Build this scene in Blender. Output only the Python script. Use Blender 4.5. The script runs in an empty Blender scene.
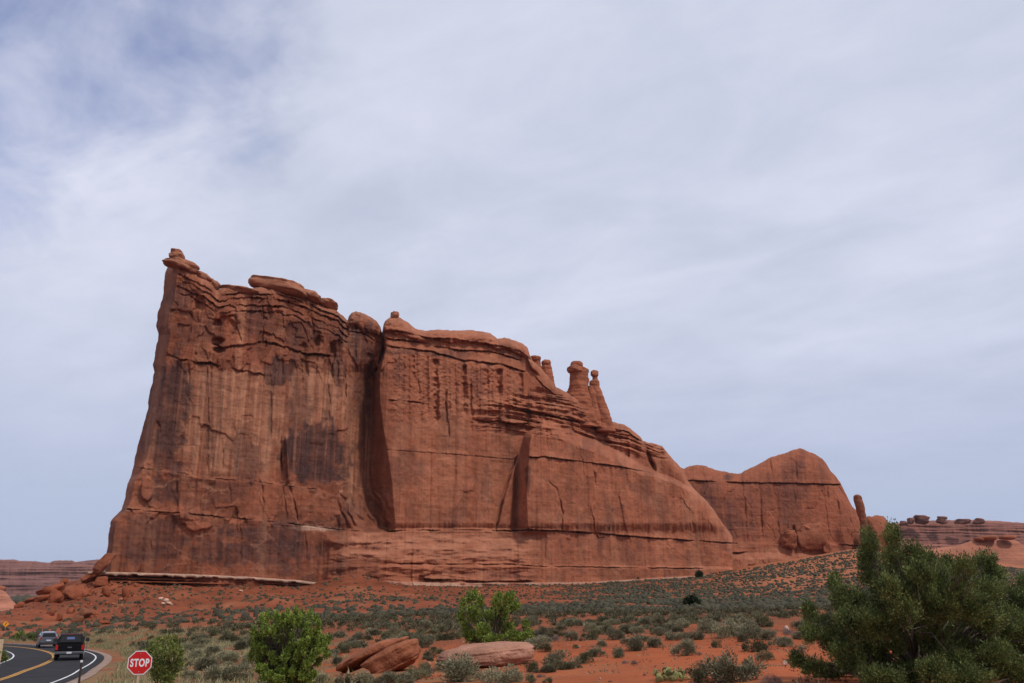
import bpy, math, random
import numpy as np
from mathutils import Vector, Matrix

# ------------------------------------------------------------------ camera, sky, sun, exposure
S = bpy.context.scene
C = S.collection
F = 882.0                       # focal length in pixels of a 1024 px wide frame
PITCH = math.radians(16.04)
CP, SP = math.cos(PITCH), math.sin(PITCH)
CZ = 8.0                        # eye height above the datum

cam = bpy.data.cameras.new('camera')
cam.sensor_width = 36.0
cam.lens = 36.0 * F / 1024.0
cam.clip_start, cam.clip_end = 0.1, 30000.0
camo = bpy.data.objects.new('camera', cam)
C.objects.link(camo)
camo.location = (0, 0, CZ)
camo.rotation_euler = (math.pi / 2 + PITCH, 0, 0)
S.camera = camo

SUN_EL, SUN_AZ = math.radians(56), math.radians(128)     # azimuth from +Y towards +X
SUN_DIR = Vector((math.sin(SUN_AZ) * math.cos(SUN_EL), math.cos(SUN_AZ) * math.cos(SUN_EL), math.sin(SUN_EL)))
sl = bpy.data.lights.new('sun', 'SUN')
sl.energy = 2.5
sl.angle = math.radians(7)
sl.color = (1.0, 0.95, 0.88)
so = bpy.data.objects.new('sun', sl)
C.objects.link(so)
so.rotation_euler = (-SUN_DIR).to_track_quat('-Z', 'Y').to_euler()

S.view_settings.view_transform = 'Standard'
S.view_settings.look = 'None'
S.view_settings.gamma = 1.0
S.view_settings.use_curve_mapping = False
S.view_settings.exposure = 0.0
S.cycles.max_bounces = 6
S.cycles.diffuse_bounces = 3
S.cycles.transparent_max_bounces = 8
S.cycles.use_adaptive_sampling = True
S.cycles.adaptive_threshold = 0.015
S.cycles.use_denoising = True

W = bpy.data.worlds.new('World')
S.world = W
W.use_nodes = True


def build_sky():
    nt = W.node_tree
    N, L = nt.nodes, nt.links
    N.clear()
    out = N.new('ShaderNodeOutputWorld')
    bg = N.new('ShaderNodeBackground')
    bg.inputs['Strength'].default_value = 0.1
    L.new(bg.outputs[0], out.inputs['Surface'])
    sky = N.new('ShaderNodeTexSky')
    sky.sky_type = 'NISHITA'
    sky.sun_disc = False
    sky.sun_elevation = SUN_EL
    sky.sun_rotation = SUN_AZ
    sky.altitude = 1300
    sky.dust_density = 1.2
    sky.ozone_density = 2.0
    tc = N.new('ShaderNodeTexCoord')
    sep = N.new('ShaderNodeSeparateXYZ')
    L.new(tc.outputs['Generated'], sep.inputs[0])

    def m(op, a, b=None, c=None, clamp=False):
        n = N.new('ShaderNodeMath')
        n.operation = op
        n.use_clamp = clamp
        for i, v in enumerate((a, b, c)):
            if v is None:
                continue
            if isinstance(v, (int, float)):
                n.inputs[i].default_value = v
            else:
                L.new(v, n.inputs[i])
        return n.outputs[0]
    zc = m('MAXIMUM', sep.outputs['Z'], 0.0)
    zz = m('ADD', zc, 0.16)
    u = m('DIVIDE', sep.outputs['X'], zz)
    v = m('DIVIDE', sep.outputs['Y'], zz)
    comb = N.new('ShaderNodeCombineXYZ')
    L.new(u, comb.inputs[0])
    L.new(v, comb.inputs[1])
    # the sheet of cloud is drawn out along one wind direction
    turn = N.new('ShaderNodeMapping')
    turn.inputs['Rotation'].default_value = (0, 0, math.radians(40))
    L.new(comb.outputs[0], turn.inputs['Vector'])
    mp = N.new('ShaderNodeMapping')
    mp.inputs['Scale'].default_value = (0.9, 1.55, 1)
    L.new(turn.outputs[0], mp.inputs['Vector'])

    def noise(vec, scale, detail, rough, dist=0.0, loc=None):
        n = N.new('ShaderNodeTexNoise')
        n.inputs['Scale'].default_value = scale
        n.inputs['Detail'].default_value = detail
        n.inputs['Roughness'].default_value = rough
        n.inputs['Distortion'].default_value = dist
        L.new(vec, n.inputs['Vector'])
        return n.outputs['Fac']
    n1 = noise(mp.outputs[0], 0.9, 9, 0.56, 0.35)
    n2 = noise(comb.outputs[0], 1.5, 9, 0.55, 0.3)
    n3 = noise(mp.outputs[0], 3.4, 9, 0.58, 0.5)
    # thinner sheet towards the upper left of the view
    vm = N.new('ShaderNodeVectorMath')
    vm.operation = 'DOT_PRODUCT'
    L.new(tc.outputs['Generated'], vm.inputs[0])
    vm.inputs[1].default_value = Vector((-0.57, 0.83, 0.66)).normalized()
    gap = N.new('ShaderNodeMapRange')
    gap.interpolation_type = 'SMOOTHSTEP'
    gap.inputs['From Min'].default_value = 0.92
    gap.inputs['From Max'].default_value = 1.0
    L.new(vm.outputs['Value'], gap.inputs['Value'])
    cov = m('ADD', m('ADD', m('MULTIPLY', n1, 0.4), m('MULTIPLY', n2, 0.75)), m('MULTIPLY', n3, 0.45))
    cov = m('SUBTRACT', cov, m('MULTIPLY', gap.outputs[0], 0.36))
    mr = N.new('ShaderNodeMapRange')
    mr.interpolation_type = 'SMOOTHSTEP'
    mr.inputs['From Min'].default_value = 0.24
    mr.inputs['From Max'].default_value = 0.66
    mr.inputs['To Min'].default_value = 0.05
    mr.inputs['To Max'].default_value = 0.97
    L.new(cov, mr.inputs['Value'])
    # cloud brightness
    cr = N.new('ShaderNodeValToRGB')
    cr.color_ramp.elements[0].position = 0.40
    cr.color_ramp.elements[0].color = (5.5, 5.95, 7.3, 1)
    cr.color_ramp.elements[1].position = 0.64
    cr.color_ramp.elements[1].color = (7.6, 7.8, 9.2, 1)
    bsum = m('ADD', m('MULTIPLY', n1, 0.40), m('ADD', m('MULTIPLY', n3, 0.24), m('MULTIPLY', n2, 0.36)))
    L.new(bsum, cr.inputs[0])
    # lower sky: the sheet seen edge on, bluer
    low = N.new('ShaderNodeMapRange')
    low.interpolation_type = 'SMOOTHSTEP'
    low.inputs['From Min'].default_value = 0.02
    low.inputs['From Max'].default_value = 0.36
    L.new(sep.outputs['Z'], low.inputs['Value'])
    lowc = N.new('ShaderNodeMix')
    lowc.data_type = 'RGBA'
    lowc.inputs['A'].default_value = (4.35, 5.05, 6.8, 1)
    L.new(low.outputs[0], lowc.inputs['Factor'])
    L.new(cr.outputs[0], lowc.inputs['B'])
    # clear sky colour, Nishita with a fixed gain and a violet lean as film would give
    ns = N.new('ShaderNodeMix')
    ns.data_type = 'RGBA'
    ns.blend_type = 'MULTIPLY'
    ns.inputs['Factor'].default_value = 1
    ns.inputs['B'].default_value = (2.2, 1.75, 1.8, 1)
    L.new(sky.outputs[0], ns.inputs['A'])
    mix = N.new('ShaderNodeMix')
    mix.data_type = 'RGBA'
    L.new(m('MAXIMUM', mr.outputs[0], m('SUBTRACT', 1.0, low.outputs[0])), mix.inputs['Factor'])
    L.new(ns.outputs['Result'], mix.inputs['A'])
    L.new(lowc.outputs['Result'], mix.inputs['B'])
    L.new(mix.outputs['Result'], bg.inputs['Color'])


build_sky()

# ------------------------------------------------------------------ helpers
RNG = np.random.default_rng(7)
random.seed(5)


def tag(o, label=None, cat=None, group=None, kind=None):
    if label:
        o['label'] = label
    if cat:
        o['category'] = cat
    if group:
        o['group'] = group
    if kind:
        o['kind'] = kind
    return o


def empty(name, loc=(0, 0, 0), rz=0.0):
    o = bpy.data.objects.new(name, None)
    C.objects.link(o)
    o.location = loc
    o.rotation_euler = (0, 0, rz)
    o.empty_display_size = 0.3
    return o


def link(name, mesh, mat=None, parent=None, loc=None):
    o = bpy.data.objects.new(name, mesh)
    C.objects.link(o)
    if mat is not None and not mesh.materials:
        for mm in (mat if isinstance(mat, (list, tuple)) else [mat]):
            mesh.materials.append(mm)
    if parent is not None:
        o.parent = parent
    if loc is not None:
        o.location = loc
    return o


def np_mesh(name, verts, quads=None, tris=None, smooth=False, col=None):
    """mesh from numpy arrays; col is an (n,3) linear colour per vertex"""
    me = bpy.data.meshes.new(name)
    verts = np.asarray(verts, dtype=np.float32)
    me.vertices.add(len(verts))
    me.vertices.foreach_set('co', verts.ravel())
    loops, starts, tot = [], [], 0
    if quads is not None and len(quads):
        quads = np.asarray(quads, dtype=np.int32)
        loops.append(quads.ravel())
        starts.append(np.arange(len(quads), dtype=np.int32) * 4)
        tot = quads.size
    if tris is not None and len(tris):
        tris = np.asarray(tris, dtype=np.int32)
        loops.append(tris.ravel())
        starts.append(tot + np.arange(len(tris), dtype=np.int32) * 3)
    lp = np.concatenate(loops)
    st = np.concatenate(starts)
    me.loops.add(len(lp))
    me.loops.foreach_set('vertex_index', lp)
    me.polygons.add(len(st))
    me.polygons.foreach_set('loop_start', st)
    me.update(calc_edges=True)
    me.validate()
    if smooth:
        me.polygons.foreach_set('use_smooth', np.ones(len(me.polygons), dtype=bool))
    if col is not None:
        a = me.color_attributes.new('tint', 'FLOAT_COLOR', 'POINT')
        rgba = np.ones((len(verts), 4), dtype=np.float32)
        rgba[:, :3] = col
        a.data.foreach_set('color', rgba.ravel())
    return me


_perm = np.random.default_rng(11).permutation(512).astype(np.int64)
_grad = np.random.default_rng(12).normal(size=(512, 3))
_grad /= np.linalg.norm(_grad, axis=1)[:, None]


def pn(x, y, z=0.0):
    """gradient noise, about -0.8..0.8"""
    x, y, z = np.broadcast_arrays(np.asarray(x, float), np.asarray(y, float), np.asarray(z, float))
    xi, yi, zi = np.floor(x).astype(np.int64), np.floor(y).astype(np.int64), np.floor(z).astype(np.int64)
    xf, yf, zf = x - xi, y - yi, z - zi
    u, v, w = (t * t * t * (t * (t * 6 - 15) + 10) for t in (xf, yf, zf))

    def g(dx, dy, dz):
        h = _perm[(_perm[(_perm[(xi + dx) & 511] + yi + dy) & 511] + zi + dz) & 511]
        gr = _grad[h]
        return gr[..., 0] * (xf - dx) + gr[..., 1] * (yf - dy) + gr[..., 2] * (zf - dz)
    lerp = lambda a, b, t: a + (b - a) * t
    x00 = lerp(g(0, 0, 0), g(1, 0, 0), u)
    x10 = lerp(g(0, 1, 0), g(1, 1, 0), u)
    x01 = lerp(g(0, 0, 1), g(1, 0, 1), u)
    x11 = lerp(g(0, 1, 1), g(1, 1, 1), u)
    return lerp(lerp(x00, x10, v), lerp(x01, x11, v), w) * 1.5


def fbm(x, y, z=0.0, oct=4, gain=0.5):
    s, a, f = 0.0, 1.0, 1.0
    for i in range(oct):
        s = s + a * pn(np.asarray(x) * f + i * 17.3, np.asarray(y) * f - i * 9.1, np.asarray(z) * f + i * 3.7)
        a *= gain
        f *= 2.03
    return s


def cells(x, y, seed=0):
    """jittered cells: a hash in 0..1 for the cell, and the distance margin to the next one"""
    x, y = np.asarray(x, float), np.asarray(y, float)
    xi, yi = np.floor(x).astype(np.int64), np.floor(y).astype(np.int64)
    f1, f2, hid = np.full(x.shape, 9.0), np.full(x.shape, 9.0), np.zeros(x.shape)
    for dx in (-1, 0, 1):
        for dy in (-1, 0, 1):
            h = _perm[(_perm[(xi + dx + seed) & 511] + yi + dy) & 511]
            jx, jy = (h & 31) / 31.0, ((h >> 4) & 31) / 31.0
            d = np.maximum(np.abs(xi + dx + jx - x), np.abs(yi + dy + jy - y) * 0.9)
            k = d < f1
            f2 = np.where(k, f1, np.minimum(f2, d))
            f1 = np.where(k, d, f1)
            hid = np.where(k, ((h * 37) & 511) / 511.0, hid)
    return hid, f2 - f1


def sst(a, b, x):
    t = np.clip((x - a) / (b - a), 0, 1)
    return t * t * (3 - 2 * t)


def poly(pts, x):
    p = np.array(pts, float)
    return np.interp(x, p[:, 0], p[:, 1])


def tau(py):
    b = (341.5 - np.asarray(py, float)) / F
    return (SP + b * CP) / (CP - b * SP)


def at(px, py, Y):
    """the world point seen at (px,py) whose horizontal depth is Y"""
    a, b = (px - 512) / F, (341.5 - py) / F
    t = Y / (CP - b * SP)
    return Vector((a * t, Y, CZ + (SP + b * CP) * t))


def pxm(px, py, Y):
    """metres per pixel at that place"""
    b = (341.5 - py) / F
    return Y / (CP - b * SP) / F


# ------------------------------------------------------------------ materials
def new_mat(name):
    m = bpy.data.materials.new(name)
    m.use_nodes = True
    nt = m.node_tree
    return m, nt, nt.nodes, nt.links, nt.nodes['Principled BSDF']


def plain(name, col, rough=0.6, metal=0.0, spec=0.4, wear=0.15, scale=6.0, emis=None, coat=0.0):
    m, nt, N, L, B = new_mat(name)
    B.inputs['Roughness'].default_value = rough
    B.inputs['Metallic'].default_value = metal
    B.inputs['Specular IOR Level'].default_value = spec
    B.inputs['Coat Weight'].default_value = coat
    tc = N.new('ShaderNodeTexCoord')
    n = N.new('ShaderNodeTexNoise')
    n.inputs['Scale'].default_value = scale
    n.inputs['Detail'].default_value = 5
    L.new(tc.outputs['Object'], n.inputs['Vector'])
    r = N.new('ShaderNodeValToRGB')
    r.color_ramp.elements[0].position = 0.3
    r.color_ramp.elements[1].position = 0.75
    r.color_ramp.elements[0].color = (*[c * (1 - wear) for c in col], 1)
    r.color_ramp.elements[1].color = (*[min(1, c * (1 + wear) + 0.01 * wear) for c in col], 1)
    L.new(n.outputs['Fac'], r.inputs[0])
    L.new(r.outputs[0], B.inputs['Base Color'])
    if emis:
        B.inputs['Emission Color'].default_value = (*col, 1)
        B.inputs['Emission Strength'].default_value = emis
    return m


def rock_mat(name, grain=1.0, bump=0.6, contrast=0.35, rough=0.9):
    """vertex tint times fine procedural grain, with bedding and grain bump"""
    m, nt, N, L, B = new_mat(name)
    B.inputs['Roughness'].default_value = rough
    B.inputs['Specular IOR Level'].default_value = 0.15
    tc = N.new('ShaderNodeTexCoord')
    mp = N.new('ShaderNodeMapping')
    mp.inputs['Scale'].default_value = (1 / grain,) * 3
    L.new(tc.outputs['Object'], mp.inputs['Vector'])
    at_ = N.new('ShaderNodeAttribute')
    at_.attribute_name = 'tint'
    n1 = N.new('ShaderNodeTexNoise')
    n1.inputs['Scale'].default_value = 0.9
    n1.inputs['Detail'].default_value = 9
    n1.inputs['Roughness'].default_value = 0.62
    L.new(mp.outputs[0], n1.inputs['Vector'])
    mp2 = N.new('ShaderNodeMapping')
    mp2.inputs['Scale'].default_value = (0.12, 0.12, 1.6)
    L.new(mp.outputs[0], mp2.inputs['Vector'])
    n2 = N.new('ShaderNodeTexNoise')
    n2.inputs['Scale'].default_value = 1.0
    n2.inputs['Detail'].default_value = 6
    n2.inputs['Distortion'].default_value = 0.4
    L.new(mp2.outputs[0], n2.inputs['Vector'])
    add = N.new('ShaderNodeMath')
    add.operation = 'MULTIPLY_ADD'
    L.new(n2.outputs['Fac'], add.inputs[0])
    add.inputs[1].default_value = 0.25
    L.new(n1.outputs['Fac'], add.inputs[2])
    mr = N.new('ShaderNodeMapRange')
    mr.inputs['From Min'].default_value = 0.36
    mr.inputs['From Max'].default_value = 0.89
    mr.inputs['To Min'].default_value = 1 - contrast
    mr.inputs['To Max'].default_value = 1 + contrast
    L.new(add.outputs[0], mr.inputs['Value'])
    mul = N.new('ShaderNodeVectorMath')
    mul.operation = 'SCALE'
    L.new(at_.outputs['Color'], mul.inputs[0])
    L.new(mr.outputs[0], mul.inputs['Scale'])
    L.new(mul.outputs[0], B.inputs['Base Color'])
    bp = N.new('ShaderNodeBump')
    bp.inputs['Strength'].default_value = bump
    bp.inputs['Distance'].default_value = grain * 0.5
    L.new(add.outputs[0], bp.inputs['Height'])
    L.new(bp.outputs[0], B.inputs['Normal'])
    return m


M_CLIFF = rock_mat('red sandstone cliff', grain=3.0, bump=0.75, contrast=0.24)
M_FAR = rock_mat('far sandstone', grain=14.0, bump=0.5, contrast=0.22)
M_BOULDER = rock_mat('sandstone boulder', grain=0.45, bump=1.0, contrast=0.34)
M_TALUS = rock_mat('talus boulder', grain=1.6, bump=0.6, contrast=0.25)


def leaf_mat(name, dark, light, scale=7.0, trans=0.12, obj_var=0.38):
    m, nt, N, L, B = new_mat(name)
    B.inputs['Roughness'].default_value = 0.75
    B.inputs['Specular IOR Level'].default_value = 0.2
    tc = N.new('ShaderNodeTexCoord')
    geo = N.new('ShaderNodeNewGeometry')
    oi = N.new('ShaderNodeObjectInfo')
    n = N.new('ShaderNodeTexNoise')
    n.inputs['Scale'].default_value = scale
    n.inputs['Detail'].default_value = 3
    L.new(tc.outputs['Object'], n.inputs['Vector'])
    add = N.new('ShaderNodeMath')
    add.operation = 'MULTIPLY_ADD'
    L.new(geo.outputs['Random Per Island'], add.inputs[0])
    add.inputs[1].default_value = 0.42
    L.new(n.outputs['Fac'], add.inputs[2])
    r = N.new('ShaderNodeValToRGB')
    r.color_ramp.elements[0].position = 0.45
    r.color_ramp.elements[1].position = 0.93
    r.color_ramp.elements[0].color = (*dark, 1)
    r.color_ramp.elements[1].color = (*light, 1)
    L.new(add.outputs[0], r.inputs[0])
    mr = N.new('ShaderNodeMapRange')
    mr.inputs['To Min'].default_value = 1 - obj_var
    mr.inputs['To Max'].default_value = 1 + obj_var
    L.new(oi.outputs['Random'], mr.inputs['Value'])
    sc = N.new('ShaderNodeVectorMath')
    sc.operation = 'SCALE'
    L.new(r.outputs[0], sc.inputs[0])
    L.new(mr.outputs[0], sc.inputs['Scale'])
    L.new(sc.outputs[0], B.inputs['Base Color'])
    if trans:
        out = N['Material Output']
        tr = N.new('ShaderNodeBsdfTranslucent')
        L.new(sc.outputs[0], tr.inputs['Color'])
        mx = N.new('ShaderNodeMixShader')
        mx.inputs[0].default_value = trans
        L.new(B.outputs[0], mx.inputs[1])
        L.new(tr.outputs[0], mx.inputs[2])
        L.new(mx.outputs[0], out.inputs['Surface'])
    return m


M_SAGE = leaf_mat('sagebrush leaves', (0.105, 0.096, 0.054), (0.28, 0.26, 0.160))
M_DARKSHRUB = leaf_mat('dark shrub leaves', (0.066, 0.062, 0.030), (0.185, 0.170, 0.090))
M_DEAD = leaf_mat('dead twigs', (0.10, 0.075, 0.065), (0.2, 0.16, 0.14), trans=0)
M_SCRUB = leaf_mat('far scrub', (0.026, 0.024, 0.013), (0.066, 0.058, 0.032), scale=0.35, trans=0, obj_var=0)
M_SCRUBNEAR = leaf_mat('scrub leaves', (0.056, 0.052, 0.027), (0.165, 0.150, 0.085), scale=0.5, obj_var=0)
M_LITTER = leaf_mat('litter and low herbs', (0.085, 0.06, 0.032), (0.26, 0.20, 0.115), scale=0.7, trans=0, obj_var=0)
M_GRASS = leaf_mat('dry grass', (0.12, 0.12, 0.05), (0.33, 0.29, 0.16), scale=0.5)
M_GREENLEAF = leaf_mat('fresh green leaves', (0.036, 0.066, 0.012), (0.32, 0.41, 0.075), scale=7, trans=0.22, obj_var=0.05)
M_OLIVELEAF = leaf_mat('olive green leaves', (0.06, 0.085, 0.018), (0.27, 0.31, 0.08), scale=4, trans=0.2, obj_var=0.05)
M_JUNIPER = leaf_mat('juniper sprays', (0.036, 0.056, 0.018), (0.205, 0.245, 0.075), scale=3.2, trans=0.15, obj_var=0.03)
M_JUNIPERFAR = leaf_mat('far juniper', (0.016, 0.026, 0.011), (0.05, 0.066, 0.028), scale=0.8, trans=0, obj_var=0)
M_CACTUS = leaf_mat('cactus pads', (0.075, 0.085, 0.022), (0.22, 0.20, 0.075), scale=5, trans=0)
M_BARK = plain('grey bark', (0.12, 0.092, 0.074), 0.9, wear=0.4, scale=14)
M_BARKDARK = plain('dark bark', (0.07, 0.052, 0.04), 0.9, wear=0.4, scale=14)

# ------------------------------------------------------------------ road line (plan x, y, height from eye)
ROAD = np.array([(-9, -60, -1.2), (-10.5, -30, -1.9), (-12, -8, -2.6), (-14.3, 6, -3.05), (-18, 21, -3.5), (-22, 34, -3.88),
                 (-26, 48, -4.15), (-28.6, 55, -4.3), (-31.2, 62, -4.5), (-34.2, 69.6, -4.65), (-37.1, 75.8, -4.78),
                 (-41, 83, -4.97), (-46, 91, -5.17), (-51.6, 98.7, -5.37), (-59, 106.5, -5.55), (-73, 117, -5.8),
                 (-96, 129, -6.0), (-145, 146, -6.2)], float)


def catmull(P, n):
    out = []
    for i in range(len(P) - 1):
        p0, p1, p2, p3 = P[max(i - 1, 0)], P[i], P[i + 1], P[min(i + 2, len(P) - 1)]
        t = np.linspace(0, 1, n, endpoint=False)[:, None]
        out.append(0.5 * (2 * p1 + (p2 - p0) * t + (2 * p0 - 5 * p1 + 4 * p2 - p3) * t ** 2 + (3 * p1 - p0 - 3 * p2 + p3) * t ** 3))
    out.append(P[-1:])
    return np.concatenate(out)


RC = catmull(ROAD, 16)
for _ in range(40):
    RC[1:-1] = 0.25 * RC[:-2] + 0.5 * RC[1:-1] + 0.25 * RC[2:]


def road_dist(x, y):
    """distance to the centre line, signed (+ = right-hand side), and its height"""
    x, y = np.atleast_1d(np.asarray(x, float)), np.atleast_1d(np.asarray(y, float))
    shp = x.shape
    best, sgn, zz = np.full(shp, 99.0), np.zeros(shp), np.zeros(shp)
    near = (x < 40) & (x > -190) & (y > -100) & (y < 200)
    if near.any():
        xs, ys = x[near], y[near]
        b_, s_, z_ = np.full(xs.shape, 99.0), np.zeros(xs.shape), np.zeros(xs.shape)
        for i in range(0, len(RC) - 3, 3):
            a, b = RC[i], RC[min(i + 3, len(RC) - 1)]
            dx, dy = b[0] - a[0], b[1] - a[1]
            l2 = dx * dx + dy * dy
            t = np.clip(((xs - a[0]) * dx + (ys - a[1]) * dy) / l2, 0, 1)
            ex, ey = xs - a[0] - t * dx, ys - a[1] - t * dy
            d = np.hypot(ex, ey)
            k = d < b_
            b_ = np.where(k, d, b_)
            s_ = np.where(k, np.sign(ex * dy - ey * dx), s_)
            z_ = np.where(k, a[2] + t * (b[2] - a[2]), z_)
        best[near], sgn[near], zz[near] = b_, s_, z_
    return best, sgn, zz


# ------------------------------------------------------------------ terrain heights
TY = [3, 10, 20, 28, 40, 60, 90, 130, 170, 210, 260, 300, 340, 390, 440, 500, 700, 1100, 3000, 8000]
TCOL = {   # pixel column -> per depth: >100 = picture row where the ground lies, else height from the eye
    -260: [-1.8, -2.2, -3.0, -3.6, -4.1, -4.6, -5.2, -5.8, -6.3, -6.6, -6.8, -7, -7.5, -8, -9, -10, -11, -11, -8, 0],
    0: [-1.7, -2.1, -3.0, -3.6, -4.1, -4.6, -5.2, 640, 632, 622, 611, -7, -9, -10, -11, -12, -12, -11, -6, 0],
    30: [-1.7, -2.0, -2.9, -3.5, -4.05, -4.5, -5.1, 640, 633, 623, 608, 600, -6.5, -8.5, -10, -11, -12, -11, -6, 0],
    62: [-1.7, -1.95, -2.8, -3.4, -3.95, -4.4, -4.95, 638, 632.5, 622.5, 604, 584, 582, -2, -5, -8, -11, -11, -6, 0],
    100: [-1.7, -1.9, -2.7, -3.3, -3.8, -4.2, -4.6, 632, 629, 622, 598, 578, 576, 576, 576, -2, -9, -11, -6, 0],
    150: [-1.7, -1.9, -2.6, -3.2, -3.6, -3.9, -4.1, 626, 624, 617, 599, 583, 580, 578, 578, 0, -6, -8, -6, 0],
    210: [-1.7, -1.85, -2.4, -3.0, -3.4, -3.6, -3.7, 623, 618, 612, 601, 590, 583, 580, 580, 3, 0, -5, -5, 0],
    300: [-1.7, -1.8, -2.2, -2.7, -3.1, -3.3, -3.4, 619, 612.5, 606.5, 598, 591, 585, 580, 578, 6, 4, -3, -4, 0],
    352: [-1.68, -1.78, -2.1, -2.55, -2.85, -3.1, -3.2, 617.5, 611.5, 606, 598, 589, 571, 563, 560, 6, 5, -1, -4, 0],
    400: [-1.65, -1.75, -2.05, -2.4, -2.6, -2.9, -3.0, 616.5, 610.5, 605, 598.5, 593, 587, 581, 578, 8, 6, 0, -4, 0],
    500: [-1.65, -1.7, -1.95, -2.15, -2.25, -2.6, -2.8, 614, 608.5, 604, 599, 594.5, 590, 583.5, 579, 9, 8, 3, -3, 0],
    600: [-1.6, -1.65, -1.85, -1.95, -2.05, -2.3, -2.4, 612, 607, 603, 598.5, 594.5, 590.5, 585, 579, 10, 10, 6, -2, 0],
    700: [-1.6, -1.6, -1.75, -1.85, -1.95, -2.15, -2.2, 611, 606, 602, 597.5, 593, 588.5, 582.5, 577, 572, 14, 10, 0, 0],
    770: [-1.55, -1.55, -1.7, -1.8, -1.9, -2.05, -2.1, 610, 605, 600.5, 594.5, 588, 580, 572, 566, 563, 18, 14, 2, 0],
    860: [-1.5, -1.5, -1.65, -1.75, -1.85, -2.0, -2.0, 609, 603.5, 598, 590, 580, 569, 557, 549.5, 549, 22, 16, 4, 0],
    950: [-1.5, -1.5, -1.6, -1.7, -1.8, -1.95, -1.95, 609, 603, 597.5, 589.5, 582, 574, 566, 559, 555, 24, 22, 8, 0],
    1030: [-1.5, -1.5, -1.6, -1.7, -1.8, -1.9, -1.9, 609, 603, 598, 591, 585, 579, 573, 569, 566, 20, 24, 10, 0],
    1290: [-1.5, -1.5, -1.6, -1.7, -1.8, -1.9, -1.9, 609, 603, 598, 592, 587, 583, 579, 576, 574, 14, 20, 10, 0],
}
_cols = sorted(TCOL)
_ca = np.array([(c - 512) / F / 1.042 for c in _cols])
_ty = np.log(np.array(TY, float))
_tz = np.array([[(tau(v) * y if v > 100 else v) for v, y in zip(TCOL[c], TY)] for c in _cols])
_fa = np.linspace(_ca[0], _ca[-1], 320)
_fy = np.linspace(_ty[0], _ty[-1], 420)
_g1 = np.array([np.interp(_fy, _ty, r) for r in _tz])
_G = np.array([np.interp(_fa, _ca, _g1[:, j]) for j in range(len(_fy))]).T
for _ in range(10):
    _p = np.pad(_G, ((2, 2), (1, 1)), mode='edge')
    _G = (_p[1:-3, 1:-1] + _p[3:-1, 1:-1] + _p[2:-2, :-2] + _p[2:-2, 2:] + 2 * _p[2:-2, 1:-1]) / 6


def ground_raw(x, y):
    x, y = np.asarray(x, float), np.asarray(y, float)
    R = np.hypot(x, y) + 1e-6
    az = np.arctan2(x, y)
    azc = np.clip(az, -0.72, 0.72)
    al = np.clip(np.tan(azc), _fa[0], _fa[-1])
    Y = np.clip(R * np.cos(azc), 3.01, 7900)
    i = (al - _fa[0]) / (_fa[1] - _fa[0])
    j = (np.log(Y) - _fy[0]) / (_fy[1] - _fy[0])
    i0 = np.clip(i.astype(int), 0, len(_fa) - 2)
    j0 = np.clip(j.astype(int), 0, len(_fy) - 2)
    fi, fj = i - i0, j - j0
    z = (_G[i0, j0] * (1 - fi) * (1 - fj) + _G[i0 + 1, j0] * fi * (1 - fj) + _G[i0, j0 + 1] * (1 - fi) * fj + _G[i0 + 1, j0 + 1] * fi * fj)
    # ground that swells and dips
    nearf = np.clip(R / 40, 0.15, 1)
    z = z + 0.16 * nearf * fbm(x / 5.5, y / 5.5, 3.1, 3) + np.clip(R / 250, 0, 1) * 0.7 * fbm(x / 26, y / 26, 7.7, 3)
    # gullied talus under the left end of the cliff
    t = sst(170, 240, Y) * (1 - sst(310, 420, Y)) * (1 - sst(-0.28, -0.12, al))
    z = z + t * (1.1 * fbm(x / 11, y / 16, 1.7, 4) + 0.45 * fbm(x / 3.2, y / 3.6, 11.7, 3) - 0.5 * np.abs(fbm(x / 7, y / 22, 5.7, 2)))
    return z


def ground(x, y):
    z = ground_raw(x, y)
    d, s, rz = road_dist(x, y)
    k = sst(4.3, 11.0, d)
    return CZ + rz * (1 - k) + z * k - 0.05 * (1 - sst(3.2, 5.0, d))


def at_ground(px, py):
    a, b = (px - 512) / F, (341.5 - py) / F
    k = 1 / (CP - b * SP)
    Ys = np.exp(np.linspace(math.log(8), math.log(1200), 900))
    zr = CZ + (SP + b * CP) * k * Ys
    gz = ground(a * k * Ys, Ys)
    hit = np.nonzero(zr <= gz)[0]
    i = hit[0] if len(hit) else len(Ys) - 1
    Y = Ys[i]
    return Vector((a * k * Y, Y, float(gz[i])))


def project(x, y, z):
    zc = y * CP + (z - CZ) * SP
    yc = -y * SP + (z - CZ) * CP
    return 512 + F * x / zc, 341.5 - F * yc / zc


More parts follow.
